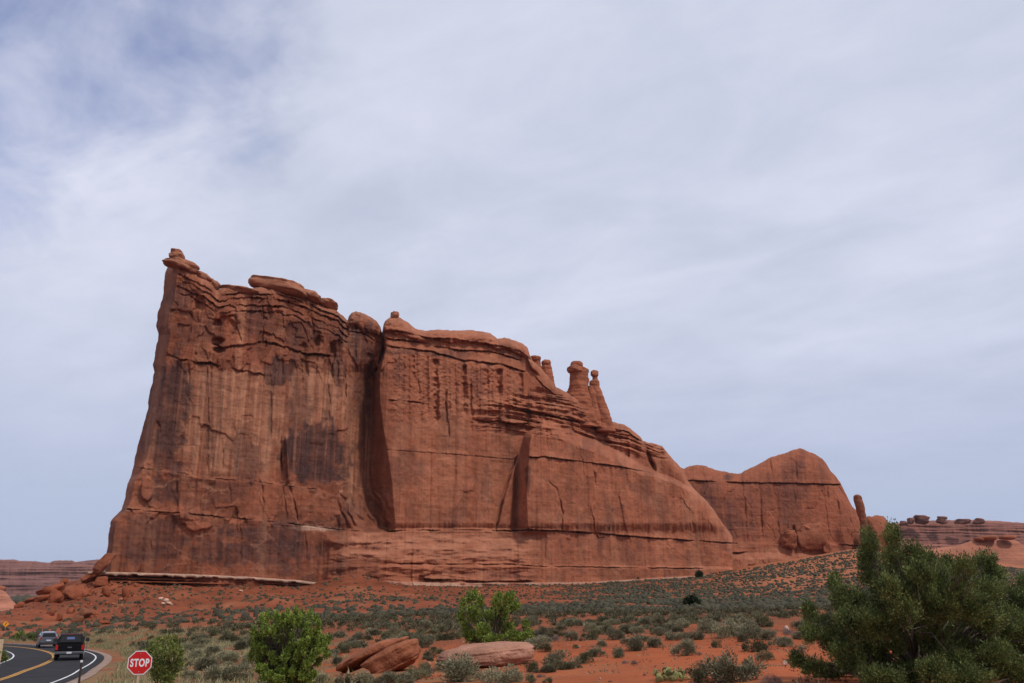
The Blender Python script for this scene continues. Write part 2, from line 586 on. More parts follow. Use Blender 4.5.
def ground_material():
    m, nt, N, L, B = new_mat('desert soil')
    B.inputs['Roughness'].default_value = 0.95
    B.inputs['Specular IOR Level'].default_value = 0.1
    geo = N.new('ShaderNodeNewGeometry')
    a = N.new('ShaderNodeAttribute')
    a.attribute_name = 'tint'

    def noise(scale, det, ro=0.55):
        n = N.new('ShaderNodeTexNoise')
        n.inputs['Scale'].default_value = scale
        n.inputs['Detail'].default_value = det
        n.inputs['Roughness'].default_value = ro
        L.new(geo.outputs['Position'], n.inputs['Vector'])
        return n
    n1, n2, n3 = noise(0.35, 7), noise(3.5, 6, 0.65), noise(0.05, 5)
    s1 = N.new('ShaderNodeMath')
    s1.operation = 'ADD'
    L.new(n1.outputs['Fac'], s1.inputs[0])
    L.new(n2.outputs['Fac'], s1.inputs[1])
    s2 = N.new('ShaderNodeMath')
    s2.operation = 'ADD'
    L.new(s1.outputs[0], s2.inputs[0])
    L.new(n3.outputs['Fac'], s2.inputs[1])
    mr = N.new('ShaderNodeMapRange')
    mr.inputs['From Min'].default_value = 1.1
    mr.inputs['From Max'].default_value = 1.9
    mr.inputs['To Min'].default_value = 0.72
    mr.inputs['To Max'].default_value = 1.26
    L.new(s2.outputs[0], mr.inputs['Value'])
    sc = N.new('ShaderNodeVectorMath')
    sc.operation = 'SCALE'
    L.new(a.outputs['Color'], sc.inputs[0])
    L.new(mr.outputs[0], sc.inputs['Scale'])
    L.new(sc.outputs[0], B.inputs['Base Color'])
    bp = N.new('ShaderNodeBump')
    bp.inputs['Strength'].default_value = 0.7
    bp.inputs['Distance'].default_value = 0.12
    L.new(s1.outputs[0], bp.inputs['Height'])
    L.new(bp.outputs[0], B.inputs['Normal'])
    return m


SAND = np.array((0.30, 0.078, 0.029))
TALUS = np.array((0.195, 0.055, 0.025))
FLAT = np.array((0.195, 0.062, 0.028))
TAN = np.array((0.31, 0.135, 0.066))
DRYG = np.array((0.17, 0.115, 0.058))
FARFLAT = np.array((0.12, 0.085, 0.05))


def build_ground():
    az = np.concatenate([np.linspace(-math.pi, -0.78, 70, endpoint=False), np.linspace(-0.78, 0.78, 560, endpoint=False),
                         np.linspace(0.78, math.pi, 70)])
    R = np.concatenate([[0.0], np.exp(np.linspace(math.log(1.5), math.log(14), 40, endpoint=False)),
                        np.exp(np.linspace(math.log(14), math.log(520), 430, endpoint=False)),
                        np.exp(np.linspace(math.log(520), math.log(7000), 70))])
    A, RR = np.meshgrid(az, R)
    x, y = RR * np.sin(A), RR * np.cos(A)
    z = ground(x, y)
    px, py = project(x, np.maximum(y, 1.0), z)
    front = y > 5
    # soil colour by place
    col = np.zeros(x.shape + (3,)) + SAND
    Yd = np.maximum(y, 1)
    k = sst(38, 60, Yd)[..., None]
    col = col * (1 - k) + FLAT * k
    patch = sst(-0.05, 0.35, fbm(x / 14, y / 14, 2.2, 4))[..., None]
    col = col * (1 - 0.55 * patch * k) + SAND * 0.55 * patch * k
    al = x / Yd
    k = (sst(120, 175, Yd) * (1 - sst(0.0, 0.16, al)))[..., None]
    band = fbm(x / 90, y / 30, z / 2.2, 4)[..., None]
    tal = TALUS * (1 + 0.28 * band + 0.25 * fbm(x / 4, y / 5, 3.2, 4)[..., None])
    tal = tal + (TAN - tal) * sst(0.35, 0.75, fbm(x / 20, y / 20, 8.2, 4))[..., None] * 0.4
    col = col * (1 - k) + tal * k
    # light track across the foot of the talus
    tr = np.exp(-((py - (622.3 + 0.9 * np.sin(px / 31) + 0.02 * (px - 60))) / 0.9) ** 2) * sst(-40, 0, px) * (1 - sst(150, 260, px)) * front * sst(150, 180, Yd)
    col = col + (TAN - col) * 0.6 * tr[..., None]
    # tan hill on the right
    k = (sst(0.16, 0.30, al) * sst(220, 330, Yd))[..., None]
    col = col * (1 - 0.75 * k) + TAN * np.array((1.05, 0.86, 0.8)) * 0.75 * k
    # dry grass near the road
    d, s, rz = road_dist(x, y)
    gr = (1 - sst(10, 24, d + 6 * fbm(x / 6, y / 6, 4.4, 3))) * sst(-0.2, 0.3, fbm(x / 3, y / 3, 6.6, 3) + 0.25)
    col = col + (DRYG - col) * (0.8 * gr)[..., None]
    k = (1 - sst(-0.5, -0.42, al)) * sst(300, 420, Yd)
    k = np.maximum(k, sst(600, 1000, np.hypot(x, y)))[..., None]
    col = col * (1 - k) + FARFLAT * k
    nr, na = x.shape
    idx = np.arange(nr * na).reshape(nr, na)
    q = np.stack([idx[:-1, :-1], idx[:-1, 1:], idx[1:, 1:], idx[1:, :-1]], -1)[1:].reshape(-1, 4)
    t = np.stack([np.full(na - 1, idx[0, 0]), idx[1, 1:], idx[1, :-1]], -1)
    q = q[:, ::-1]
    me = np_mesh('ground', np.stack([x, y, z], -1).reshape(-1, 3), q, t, True, col.reshape(-1, 3))
    o = link('ground', me, ground_material())
    tag(o, kind='structure')


build_ground()


# ------------------------------------------------------------------ road
def asphalt_material():
    m, nt, N, L, B = new_mat('asphalt')
    B.inputs['Roughness'].default_value = 0.95
    B.inputs['Specular IOR Level'].default_value = 0.12
    geo = N.new('ShaderNodeNewGeometry')
    n = N.new('ShaderNodeTexNoise')
    n.inputs['Scale'].default_value = 0.6
    n.inputs['Detail'].default_value = 8
    n.inputs['Roughness'].default_value = 0.7
    L.new(geo.outputs['Position'], n.inputs['Vector'])
    r = N.new('ShaderNodeValToRGB')
    r.color_ramp.elements[0].position = 0.3
    r.color_ramp.elements[0].color = (0.018, 0.018, 0.020, 1)
    r.color_ramp.elements[1].position = 0.75
    r.color_ramp.elements[1].color = (0.038, 0.037, 0.039, 1)
    # fine speckle and sealed cracks on top of the worn patches
    n2 = N.new('ShaderNodeTexNoise')
    n2.inputs['Scale'].default_value = 9
    n2.inputs['Detail'].default_value = 6
    L.new(geo.outputs['Position'], n2.inputs['Vector'])
    vo = N.new('ShaderNodeTexVoronoi')
    vo.feature = 'DISTANCE_TO_EDGE'
    vo.inputs['Scale'].default_value = 0.22
    L.new(geo.outputs['Position'], vo.inputs['Vector'])
    ck = N.new('ShaderNodeMapRange')
    ck.inputs['From Max'].default_value = 0.02
    ck.inputs['To Min'].default_value = -0.25
    ck.inputs['To Max'].default_value = 0.0
    L.new(vo.outputs['Distance'], ck.inputs['Value'])
    a1 = N.new('ShaderNodeMath')
    a1.operation = 'MULTIPLY_ADD'
    L.new(n2.outputs['Fac'], a1.inputs[0])
    a1.inputs[1].default_value = 0.5
    L.new(n.outputs['Fac'], a1.inputs[2])
    a2 = N.new('ShaderNodeMath')
    a2.operation = 'ADD'
    L.new(a1.outputs[0], a2.inputs[0])
    L.new(ck.outputs[0], a2.inputs[1])
    r.color_ramp.elements[0].position = 0.5
    r.color_ramp.elements[1].position = 1.0
    L.new(a2.outputs[0], r.inputs[0])
    L.new(r.outputs[0], B.inputs['Base Color'])
    return m


HALF = 2.95      # centre line to edge line


def ribbon(name, lo, hi, dz, mat, sides=3, thick=0.0):
    t = np.gradient(RC[:, :2], axis=0)
    t /= np.linalg.norm(t, axis=1)[:, None]
    nrm = np.stack([t[:, 1], -t[:, 0]], -1)
    offs = np.linspace(lo, hi, sides)
    V = np.zeros((len(RC), sides, 3))
    for j, o_ in enumerate(offs):
        V[:, j, :2] = RC[:, :2] + nrm * o_
        V[:, j, 2] = CZ + RC[:, 2] + dz
    n = len(RC)
    idx = np.arange(n * sides).reshape(n, sides)
    q = np.stack([idx[:-1, :-1], idx[:-1, 1:], idx[1:, 1:], idx[1:, :-1]], -1).reshape(-1, 4)
    o = link(name, np_mesh(name, V.reshape(-1, 3), q, None, True), mat)
    return tag(o, kind='structure')


M_WHITELINE = plain('white road paint', (0.60, 0.60, 0.60), 0.8, wear=0.3, scale=2)
M_YELLOW = plain('yellow road paint', (0.44, 0.21, 0.035), 0.8, wear=0.3, scale=2)
M_GRAVEL = plain('roadside gravel', (0.25, 0.165, 0.12), 0.95, wear=0.3, scale=2.5)
ribbon('road_shoulder', -HALF - 1.2, HALF + 1.15, 0.0, M_GRAVEL, 5)
ribbon('road', -HALF - 0.5, HALF + 0.6, 0.02, asphalt_material(), 5)
ribbon('road_marking', -HALF - 0.055, -HALF + 0.055, 0.026, M_WHITELINE, 2)
ribbon('road_marking', HALF - 0.055, HALF + 0.055, 0.026, M_WHITELINE, 2)
ribbon('road_marking', -0.17, -0.03, 0.026, M_YELLOW, 2)
ribbon('road_marking', 0.03, 0.17, 0.026, M_YELLOW, 2)

# ------------------------------------------------------------------ cliffs
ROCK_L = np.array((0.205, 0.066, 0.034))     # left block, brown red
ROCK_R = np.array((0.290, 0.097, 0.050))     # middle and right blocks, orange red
PALE = np.array((0.39, 0.180, 0.102))
VARN = np.array((0.064, 0.031, 0.027))
BENCH = np.array((0.34, 0.138, 0.078))
CREAM = np.array((0.44, 0.27, 0.19))


class Plane:
    """vertical plane through two plan points; the relief is measured from it towards the camera side"""
    def __init__(s, x0, y0, x1, y1):
        L_ = math.hypot(x1 - x0, y1 - y0)
        s.o = np.array((x0, y0))
        s.d = np.array((x1 - x0, y1 - y0)) / L_
        s.n = np.array((s.d[1], -s.d[0]))

    def hit(s, px, py, d=0.0):
        a, b = (px - 512) / F, (341.5 - py) / F
        rx, ry, rz = a, CP - b * SP, SP + b * CP
        t = (s.o @ s.n + d) / (rx * s.n[0] + ry * s.n[1])
        return np.stack([rx * t, ry * t, CZ + rz * t], -1)

    def uz(s, px, py):
        P = s.hit(px, py)
        return (P[..., 0] - s.o[0]) * s.d[0] + (P[..., 1] - s.o[1]) * s.d[1], P[..., 2]


def relief_wall(name, plane, PX, PY, d, col, mat, parent=None, back=-26.0, inset=1.5, smooth=True):
    """closed rock body: the modelled face, rounded over the top to a back face 'back' metres behind the plane"""
    nv, nu = PX.shape
    front = plane.hit(PX, PY, d)
    bpx = PX + np.linspace(inset, -inset, nu)[None, :]
    bpy_ = PY + 1.0
    bd = np.minimum(back + 0 * d, d - 1.0)
    backv = plane.hit(bpx[::-1], bpy_[::-1], bd[::-1])
    rows = [front[::-1]]                       # bottom -> top
    mids = []
    for f in (0.34, 0.67):
        mids.append(front[0] * (1 - f) + backv[-1] * f)
    V = np.concatenate([front[::-1], np.stack(mids), backv[::-1][::1]], 0)
    V = np.concatenate([front[::-1], np.stack(mids), backv[::-1]], 0)
    cc = np.concatenate([col[::-1], np.stack([col[0], col[0]]), col], 0)
    nr = V.shape[0]
    idx = np.arange(nr * nu).reshape(nr, nu)
    q = np.stack([idx[:-1, :-1], idx[:-1, 1:], idx[1:, 1:], idx[1:, :-1]], -1).reshape(-1, 4)
    # ends
    ends = []
    for c_, flip in ((0, True), (nu - 1, False)):
        lo = idx[:nv, c_]
        hi = idx[nr - nv:, c_][::-1]
        e = np.stack([lo[:-1], lo[1:], hi[1:], hi[:-1]], -1)
        ends.append(e if flip else e[:, ::-1])
    q = np.concatenate([q] + ends)
    me = np_mesh(name, V.reshape(-1, 3), q, None, smooth, np.clip(cc, 0.01, 0.95).reshape(-1, 3))
    return link(name, me, mat, parent)


def ledge(PX, PY, pts, depth, above=5.0, below=2.2, rag=0.8, fade=6.0, seed=0.0):
    """overhanging bedding ledge along a line: swells above it, undercut just below it"""
    p = np.array(pts, float)
    l0 = np.interp(PX, p[:, 0], p[:, 1])
    k = (PY - l0 > -5 * above - 4) & (PY - l0 < below + 6) & (PX > p[0, 0] - fade) & (PX < p[-1, 0] + fade)
    x, y = PX[k], PY[k]
    l = l0[k] + rag * fbm(x / 9, seed, 0.3, 3)
    m = sst(p[0, 0] - fade, p[0, 0] + fade, x) * (1 - sst(p[-1, 0] - fade, p[-1, 0] + fade, x))
    m = m * np.clip(0.7 + 1.3 * pn(x / 13, seed + 4.4), 0.0, 1.4)
    dy = y - l
    up = np.where(dy < 0, np.exp(dy / above) * 0.5, 0)
    dn = np.where(dy >= 0, -(1 - sst(0, below, dy)), 0)
    out = np.zeros(PX.shape)
    out[k] = depth * m * (up + dn)
    return out


def step(PX, PY, pts, out, width=1.2, rag=0.7, x0=None, x1=None, fade=8.0, seed=0.0):
    """everything below the line stands 'out' metres further out"""
    p = np.array(pts, float)
    l = np.interp(PX, p[:, 0], p[:, 1]) + rag * fbm(PX / 11, seed + 9.2, 1.3, 3)
    m = 1.0
    if x0 is not None:
        m = m * sst(x0 - fade, x0 + fade, PX)
    if x1 is not None:
        m = m * (1 - sst(x1 - fade, x1 + fade, PX))
    return out * m * sst(-width, width, PY - l)


def crack(PX, PY, pts, depth, w=0.8, rag=0.6, fade=5.0, seed=0.0):
    """crack along a line given as (row, column) points"""
    p = np.array(pts, float)
    l0 = np.interp(PY, p[:, 0], p[:, 1])
    k = (np.abs(PX - l0) < 3 * w + 3) & (PY > p[0, 0] - fade) & (PY < p[-1, 0] + fade)
    x, y = PX[k], PY[k]
    l = l0[k] + rag * fbm(y / 7, seed + 2.2, 5.3, 3)
    m = sst(p[0, 0] - fade, p[0, 0] + fade, y) * (1 - sst(p[-1, 0] - fade, p[-1, 0] + fade, y))
    m = m * np.clip(0.75 + 0.9 * pn(y / 9, seed + 1.4), 0.1, 1.3)
    out = np.zeros(PX.shape)
    out[k] = -depth * m * np.exp(-((x - l) / w) ** 2)
    return out


def blob(PX, PY, cx, cy, rx, ry, soft=0.35, rag=0.5, seed=0.0):
    k = (np.abs(PX - cx) < 2.4 * rx + 1) & (np.abs(PY - cy) < 2.4 * ry + 1)
    x, y = PX[k], PY[k]
    sx, sy = min(9, 1.2 * rx + 1), min(12, 1.2 * ry + 1)
    r = np.hypot((x - cx) / rx, (y - cy) / ry) + rag * fbm(x / sx + seed, y / sy, seed, 4)
    out = np.zeros(PX.shape)
    out[k] = 1 - sst(1 - soft, 1 + soft, r)
    return out


def mixc(col, c, k):
    return col + (c - col) * np.clip(k, 0, 1)[..., None]


LEFT_EDGE = [(255, 167), (267, 167.1), (276.2, 165), (288.7, 163.6), (299.8, 162.3), (313.7, 157.4), (326.2, 156), (335, 158.8),
             (350, 155.5), (364.8, 153.3), (372, 154.3), (395.6, 149), (407.9, 148), (434.5, 141), (461, 134), (474, 132.2),
             (483.4, 127.5), (499.8, 125), (510.4, 120.5), (521, 111), (532.7, 108.7), (546.7, 107.6), (560, 106), (592, 104)]
TOP_EDGE = [(167.1, 266), (175, 264), (186, 268), (199, 273), (209.5, 280.3), (214, 284), (217.6, 289.8), (219.3, 290.5), (222, 288.5), (226, 287.6), (237, 288.2),
            (250, 289), (262, 287), (279, 289), (303, 296), (320, 304), (337, 310.5), (346, 318), (347.9, 321), (349.3, 316.5), (352, 313), (356.2, 311),
            (360, 312), (367.4, 314.8), (377, 321), (380.8, 327), (382.3, 334), (383.6, 325.5), (385.4, 320.8), (390, 317.6), (398.6, 317), (403.5, 319.6), (409, 323),
            (415.3, 328.5), (425.4, 331), (432, 330), (438.8, 329.5), (454, 330.5), (470.8, 329.9), (489.3, 332.7), (495, 336.5), (497.5, 338.8), (504.5, 337.8), (514, 340), (521.3, 342.8),
            (527.5, 347), (530, 355), (533, 361), (541, 368), (551, 380), (556, 387), (566, 392), (580, 401), (600, 414), (612, 421.5), (624, 424.3), (629.6, 428), (640.6, 437.2), (643, 441),
            (652, 443), (661.7, 445.7), (666.4, 451.5), (673, 459), (680.4, 466.8), (684.5, 474), (688, 481), (694.5, 489), (706.2, 500.7), (711.6, 507.3), (715.6, 512.5), (721, 521.4), (728, 530), (732.6, 537)]
PA = Plane(-133.7, 300, 115, 470)


def build_tower():
    root = empty('sandstone_butte', (PA.o[0], PA.o[1], CZ + 5))
    tag(root, 'huge red sandstone butte with sheer walls and a top stepping down to the right', 'butte')
    nu, nv = 900, 400
    s = np.linspace(0, 1, nu)
    pxt = 167.1 + (732.6 - 167.1) * (s ** 1.08)
    top = poly(TOP_EDGE, pxt) + 0.5 * fbm(pxt / 3.5, 0.4, 0.2, 3)
    v = np.linspace(0, 1, nv) ** 1.0
    PY = top[None, :] + (594 - top[None, :]) * v[:, None]
    shift = poly(LEFT_EDGE, PY) + 0.9 * fbm(PY / 9, 1.1, 0.1, 3) - 167.1
    PX = pxt[None, :] + shift * ((1 - s) ** 7)[None, :]
    U, Z = PA.uz(PX, PY)
    UL = poly(LEFT_EDGE, PY)

    # ---------------- relief
    d = -7.0 * (594 - PY) / 330                                   # batter
    w = np.interp(PY, [260, 460, 480, 530, 590], [12, 12, 7, 5, 5])
    e = np.clip((PX - UL) / w, 0, 1)
    d = d - 19 * (1 - e) ** 1.3                                   # the narrow end face
    left = 1 - sst(366, 382, PX)
    d = d + 3.0 * sst(165, 215, PX) * (1 - sst(225, 330, PX))     # the left block bellies out
    # alcove towards the big cleft
    EDGE1 = [(318, 383), (350, 385.5), (364, 381.5), (380, 379.5), (400, 379.8), (430, 383.6), (461, 389), (484, 392.5), (524, 395), (600, 396)]
    DARK1 = [(318, 381.8), (350, 383.5), (364, 379), (372, 373.5), (405, 371), (433, 369.6), (470, 368.3), (500, 373), (522, 383), (534, 392), (600, 394)]
    e1, k1 = poly(EDGE1, PY), poly(DARK1, PY) - 0.4
    e1 = e1 + 0.5 * fbm(PY / 8, 3.3, 0.5, 3)
    depth1 = np.interp(PY, [320, 360, 380, 500, 526, 536, 600], [6, 8, 13, 13, 9, 0, 0])
    rec = -depth1 * (sst(-48, 0, PX - k1) ** 2.2) * np.where(PX < k1, 1, 0)
    ramp = np.clip((PX - k1) / np.maximum(e1 - k1, 0.6), 0, 1)
    fr = 2.5 * sst(320, 380, PY) * (1 - sst(522, 534, PY))
    d1 = np.where(PX < k1, rec, -depth1 + (depth1 + fr) * ramp)
    d1 = np.where(PX > e1, fr, d1)
    d = d + d1
    d = d + crack(PX, PY, [(325, 382.4), (350, 384), (366, 379), (376, 373)], 7, 1.3)
    # second cleft and the right block
    E2 = [(418, 545), (430, 533), (445, 529.5), (458, 529.3), (475, 528), (494, 527), (529, 528), (536, 524), (600, 522)]
    K2 = [(418, 536), (430, 524.5), (445, 522), (463, 517.6), (500, 516), (529, 514.5), (536, 518), (600, 518)]
    e2, k2 = poly(E2, PY), poly(K2, PY)
    TB = [(520, 430), (533, 428), (542, 417.5), (552, 418), (562, 424), (575, 431), (600, 441), (622, 452), (645, 466), (662, 473.5), (678, 479.7), (694, 488.5), (740, 520)]
    tb = poly(TB, PX) + 0.8 * fbm(PX / 8, 6.1, 0.7, 3)
    wid = np.interp(PX, [530, 560, 640, 662, 680], [9, 16, 12, 4, 3])
    m3 = sst(0, 1, (PY - tb) / wid) * np.clip((PX - k2) / (e2 - k2), 0, 1)
    low = sst(526, 536, PY)
    m3 = m3 * (1 - low) + low * sst(505, 560, PX)
    d = d + m3 * np.interp(PX, [520, 640, 735], [11, 9, 7])
    d = d - 2.0 * np.exp(-((PX - k2 + 1) / 3.0) ** 2) * sst(455, 470, PY) * (1 - low)
    # upper tier behind the right block leans back
    d = d - 6 * sst(545, 600, PX) * (1 - sst(0, 6, PY - tb))
    d = d - 5 * sst(640, 648, PX) * (1 - sst(0, 4, PY - tb)) * (1 - sst(0, 26, PX - 650 - (PY - 445) * 0.35) * 0.7)

    # rounded shoulders near the skyline
    t = np.clip((PY - top[None, :]) / np.interp(PX, [160, 220, 340, 380, 540, 640, 735], [8, 9, 10, 12, 11, 9, 22]), 0, 1)
    d = d - np.interp(PX, [160, 340, 640, 735], [4, 4, 4, 9]) * (1 - np.sqrt(1 - (1 - t) ** 2))

    # thick rounded cap beds overhanging the wall
    capm = sst(348, 352, PX) * (1 - sst(534, 542, PX)) * (1 - np.exp(-((PX - 382) / 3.0) ** 2))
    dt = PY - top[None, :]
    th_ = np.interp(PX, [348, 364, 380, 384, 397, 416, 430, 470, 500, 520, 536], [9, 17, 10, 10, 16, 11, 9, 13, 10, 12, 8]) + 1.2 * fbm(PX / 8, 4.4, 0.4, 3)
    d = d + capm * 2.6 * np.sqrt(np.clip(1 - ((dt - th_ * 0.55) / (th_ * 0.55)) ** 2, 0, 1)) * (1 + 0.35 * fbm(PX / 10, PY / 5, 8.8, 3))
    # rims at the top of the left block
    for off, dep in ((5, 1.6), (10, 1.5), (17, 1.3), (23, 0.9)):
        l = [(x, poly(TOP_EDGE, x) + off + (4 if 170 < x < 215 else 0)) for x in (176, 190, 205, 219, 235, 255, 280, 300, 320, 338, 347)]
        d = d + ledge(PX, PY, l, dep, 3, 2.2, 1.6, 4, off)
    d = d + ledge(PX, PY, [(350, 331), (362, 332), (380, 343)], 1.5, 3, 2, 1, 3, 3)
    d = d + ledge(PX, PY, [(166, 352), (180, 359), (215, 364.8), (244, 371), (262, 374)], 1.9, 6, 3, 1.8, 5, 21)
    d = d + ledge(PX, PY, [(206, 341), (224, 347), (262, 341), (280, 344.7), (301, 352), (330, 356)], 1.8, 6, 3, 1.8, 5, 22)
    # main ledges of the left block
    L2 = [(125, 466), (134, 467), (160, 470), (184, 473), (202, 477.6), (254, 481), (296, 486.5), (318, 489.5), (345, 500)]
    L1 = [(110, 509), (135, 509), (150, 511), (182, 513), (215, 516), (250, 519), (285, 522.5), (320, 527), (345, 530), (385, 532)]
    d = d + step(PX, PY, L2, 1.6, 0.9, 0.8, None, 335, 8, 2) + ledge(PX, PY, L2[:-1], 1.3, 3, 1.4, 0.7, 4, 31)
    d = d + step(PX, PY, L1, 1.3, 0.9, 0.5, None, 380, 8, 3) + ledge(PX, PY, L1, 2.2, 3, 1.5, 0.4, 4, 32)
    # vertical rib and niche
    rib = sst(0.5, 1.0, 1 - np.abs(PX - 286.5 - 0.06 * (PY - 440)) / 5.5) * sst(434, 440, PY) * (1 - sst(478, 490, PY))
    d = d + 2.4 * rib + crack(PX, PY, [(438, 281), (478, 281.5)], 2.6, 0.9, 0.5)
    d = d + crack(PX, PY, [(486, 282), (500, 285), (520, 287)], 1.2, 0.7) + crack(PX, PY, [(487, 290), (505, 295), (522, 298)], 1.2, 0.7)
    for cx, y0, y1, dep in ((207, 368, 470, 0.9), (270, 374, 440, 1.0), (345, 374, 436, 1.3), (337, 360, 382, 1.4), (328, 384, 420, 0.8), (301, 362, 392, 1.0), (262, 300, 345, 0.9), (312, 318, 352, 1.2), (355, 340, 392, 0.9), (364, 392, 470, 0.8), (188, 362, 398, 0.7), (222, 438, 478, 0.7), (176, 480, 512, 0.8), (262, 486, 520, 0.9), (229, 482, 516, 0.6), (240, 526, 566, 0.7), (305, 530, 572, 0.8), (150, 515, 560, 0.6)):
        d = d + crack(PX, PY, [(y0, cx), ((y0 + y1) / 2, cx + 1.5), (y1, cx + 0.5)], dep, 0.8, 0.9, 5, cx)
    # pits along the upper left
    for (cx, cy, rx, ry, dep) in ((217, 323, 4, 3, 2.5), (218, 342, 5, 4, 2.5), (219, 350, 5.5, 2.5, 3), (318, 341, 4, 5, 2.5), (201, 303, 4, 6, 2.2),
                                  (303, 348, 3, 5, 1.6), (333, 352, 2.5, 8, 1.8), (354, 329, 3, 3, 1.5), (194, 300, 5, 8, 1.6), (228, 312, 6, 4, -1.5), (236, 318, 5, 6, -1.2)):
        d = d - dep * blob(PX, PY, cx, cy, rx, ry, 0.5, 0.35, cx)
    # arch-shaped spalls
    for (cx, cy, rx, ry, dep) in ((247, 418, 7, 3, 0.3), (242, 447, 9, 14, 0.35), (197, 520, 15, 11, -1.3), (147, 489, 6, 12, -1.8)):
        d = d - dep * blob(PX, PY, cx, cy, rx, ry, 0.08, 0.18, cx * 0.3)
    # flutes at the foot of the alcove
    fl = sst(488, 498, PY) * (1 - sst(522, 530, PY)) * sst(330, 345, PX) * (1 - sst(386, 394, PX))
    d = d + fl * 1.6 * np.abs(np.sin((PX - 0.45 * (PY - 500)) / 2.6 + 1.5 * fbm(PX / 12, PY / 12, 3, 2)))

    # middle block: caps, pillars, slots
    CAP = [(384, 345), (412, 349), (432, 351), (460, 359), (500, 364), (530, 372), (556, 396)]
    d = d + ledge(PX, PY, CAP, 1.8, 5, 2.5, 0.9, 3, 41)
    d = d + ledge(PX, PY, [(384, 338), (416, 341), (432, 345), (458, 350), (480, 350), (500, 353), (520, 360)], 1.6, 4, 2.0, 0.8, 3, 42)
    d = d + ledge(PX, PY, [(384, 331), (400, 331), (425, 337), (455, 339), (497, 345), (520, 351), (534, 361)], 2.0, 5, 3, 0.8, 3, 43)
    pil = sst(386, 396, PX) * (1 - sst(505, 530, PX)) * sst(0, 6, PY - poly(CAP, PX)) * (1 - sst(398, 436, PY + 9 * pn(PX / 9, 3.3)))
    d = d + pil * (1.5 * np.abs(pn(PX / 9 + 0.25 * pn(PY / 20, 2.0), 2.7)) + 1.0 * pn(PX / 4.5, PY / 60, 1.0) + 0.35 * fbm(PX / 3, PY / 2.2, 4.4, 2))
    for (cx, y0, y1, wd, dep) in ((434.5, 358, 424, 4.0, 2.7), (463.5, 364, 418, 3.6, 2.5), (485, 368, 402, 3.6, 1.9), (499, 368, 398, 4.2, 2.5), (413, 354, 382, 1.8, 1.6), (446, 390, 430, 1.2, 1.6), (471, 382, 430, 1.2, 1.2), (520, 372, 396, 3, 1.6)):
        cxl = cx + 0.02 * (PY - y0)
        sh = 0.62 + 0.55 * pn(PY / 3.3 + cx, cx * 0.7, PX / 5) * sst(y0 + 6, y0 + 12, PY) + 0.4 * (1 - sst(y0, y0 + 10, PY))
        cxl = cxl + 1.6 * pn(PY / 12, cx)
        wd = wd * (0.85 + 0.35 * pn(PY / 9, cx + 3))
        d = d - dep * sh * np.exp(-((PX - cxl) / wd) ** 4) * sst(y0, y0 + 4, PY) * (1 - sst(y1 - 10, y1 + 6, PY))
    d = d + crack(PX, PY, [(392, 445), (410, 446), (440, 450)], 1.0, 0.7) + crack(PX, PY, [(378, 418), (396, 420)], 0.8, 0.7)
    d = d + ledge(PX, PY, [(390, 400), (410, 401), (426, 403.5)], 1.6, 3, 1.6, 0.7, 2, 44)
    d = d + ledge(PX, PY, [(386, 449.5), (420, 452), (461, 454.6), (500, 458), (519, 459.5)], 0.55, 2, 1.0, 0.5, 3, 45)
    # stack of thin beds at the right of the middle block
    bed = sst(462, 500, PX) * sst(0, 10, PY - poly([(460, 402), (500, 396), (540, 384), (560, 390), (640, 436)], PX)) * (1 - sst(0, 12, PY - poly([(460, 425), (540, 428), (600, 437), (645, 450)], PX)))
    bz = PY - poly([(460, 404), (498, 405), (528, 411), (570, 417.6), (594, 425.8), (629, 432.8), (660, 446)], PX)
    d = d + bed * (2.2 * fbm(PX / 60, bz / 3.2, 2.5, 3) + 1.3 * fbm(PX / 8, PY / 5, 5, 3))
    d = d + ledge(PX, PY, [(498, 403), (528, 410), (558, 416.5), (594, 425), (629, 432), (640, 440)], 2.4, 4, 2.4, 1.0, 4, 46)
    d = d + ledge(PX, PY, [(476, 420), (505, 422), (528, 424)], 2.0, 4, 2.6, 1.0, 4, 47)
    # gully on the upper right
    d = d + crack(PX, PY, [(440, 642), (455, 648), (476, 657)], 3.5, 2.0, 0.8) + crack(PX, PY, [(440, 631), (452, 633)], 1.5, 1)
    # flake and cracks beside the second cleft
    d = d + crack(PX, PY, [(456, 517), (470, 512), (490, 505), (510, 500), (529, 496)], 2.4, 0.9, 0.4)
    d = d + 1.2 * sst(0, 3, PX - poly([(456, 517), (470, 512), (490, 505), (529, 496)], PY)) * (1 - sst(-3, 0, PX - k2)) * sst(456, 464, PY) * (1 - low)
    # right block: ledge and wandering crack
    L3 = [(529, 457), (545, 456.5), (562, 459), (590, 462.5), (615, 465.5), (640, 470.5), (660, 474)]
    d = d + ledge(PX, PY, L3, 1.8, 5, 1.5, 0.5, 3, 51)
    d = d + crack(PX, PY, [(482, 549), (488, 556), (500, 560), (512, 562.5), (531, 562)], 1.3, 0.8, 0.8) + crack(PX, PY, [(490, 541), (488, 549), (483, 553)], 0.6, 0.8)
    for cx, y0, y1 in ((594, 470, 486), (604, 472, 490), (545, 418, 445), (556, 420, 440), (692, 508, 538), (710, 512, 536), (627, 432, 462), (575, 436, 458)):
        d = d + crack(PX, PY, [(y0, cx), (y1, cx + 1.5)], 1.0, 1.0, 0.8, 6, cx)
    # the long undercut ledge and the benches under it
    LB = [(384, 531), (410, 530), (470, 529.5), (510, 530.5), (530, 529.5), (545, 530), (560, 530.5), (600, 533), (640, 536.5), (690, 540), (735, 543)]
    d = d + step(PX, PY, LB, 4.2, 2.0, 0.3, 330, 545, 25, 5) + ledge(PX, PY, LB, 2.6, 4, 2.0, 0.4, 3, 55)
    rollmask = sst(320, 345, PX) * (1 - sst(520, 545, PX))
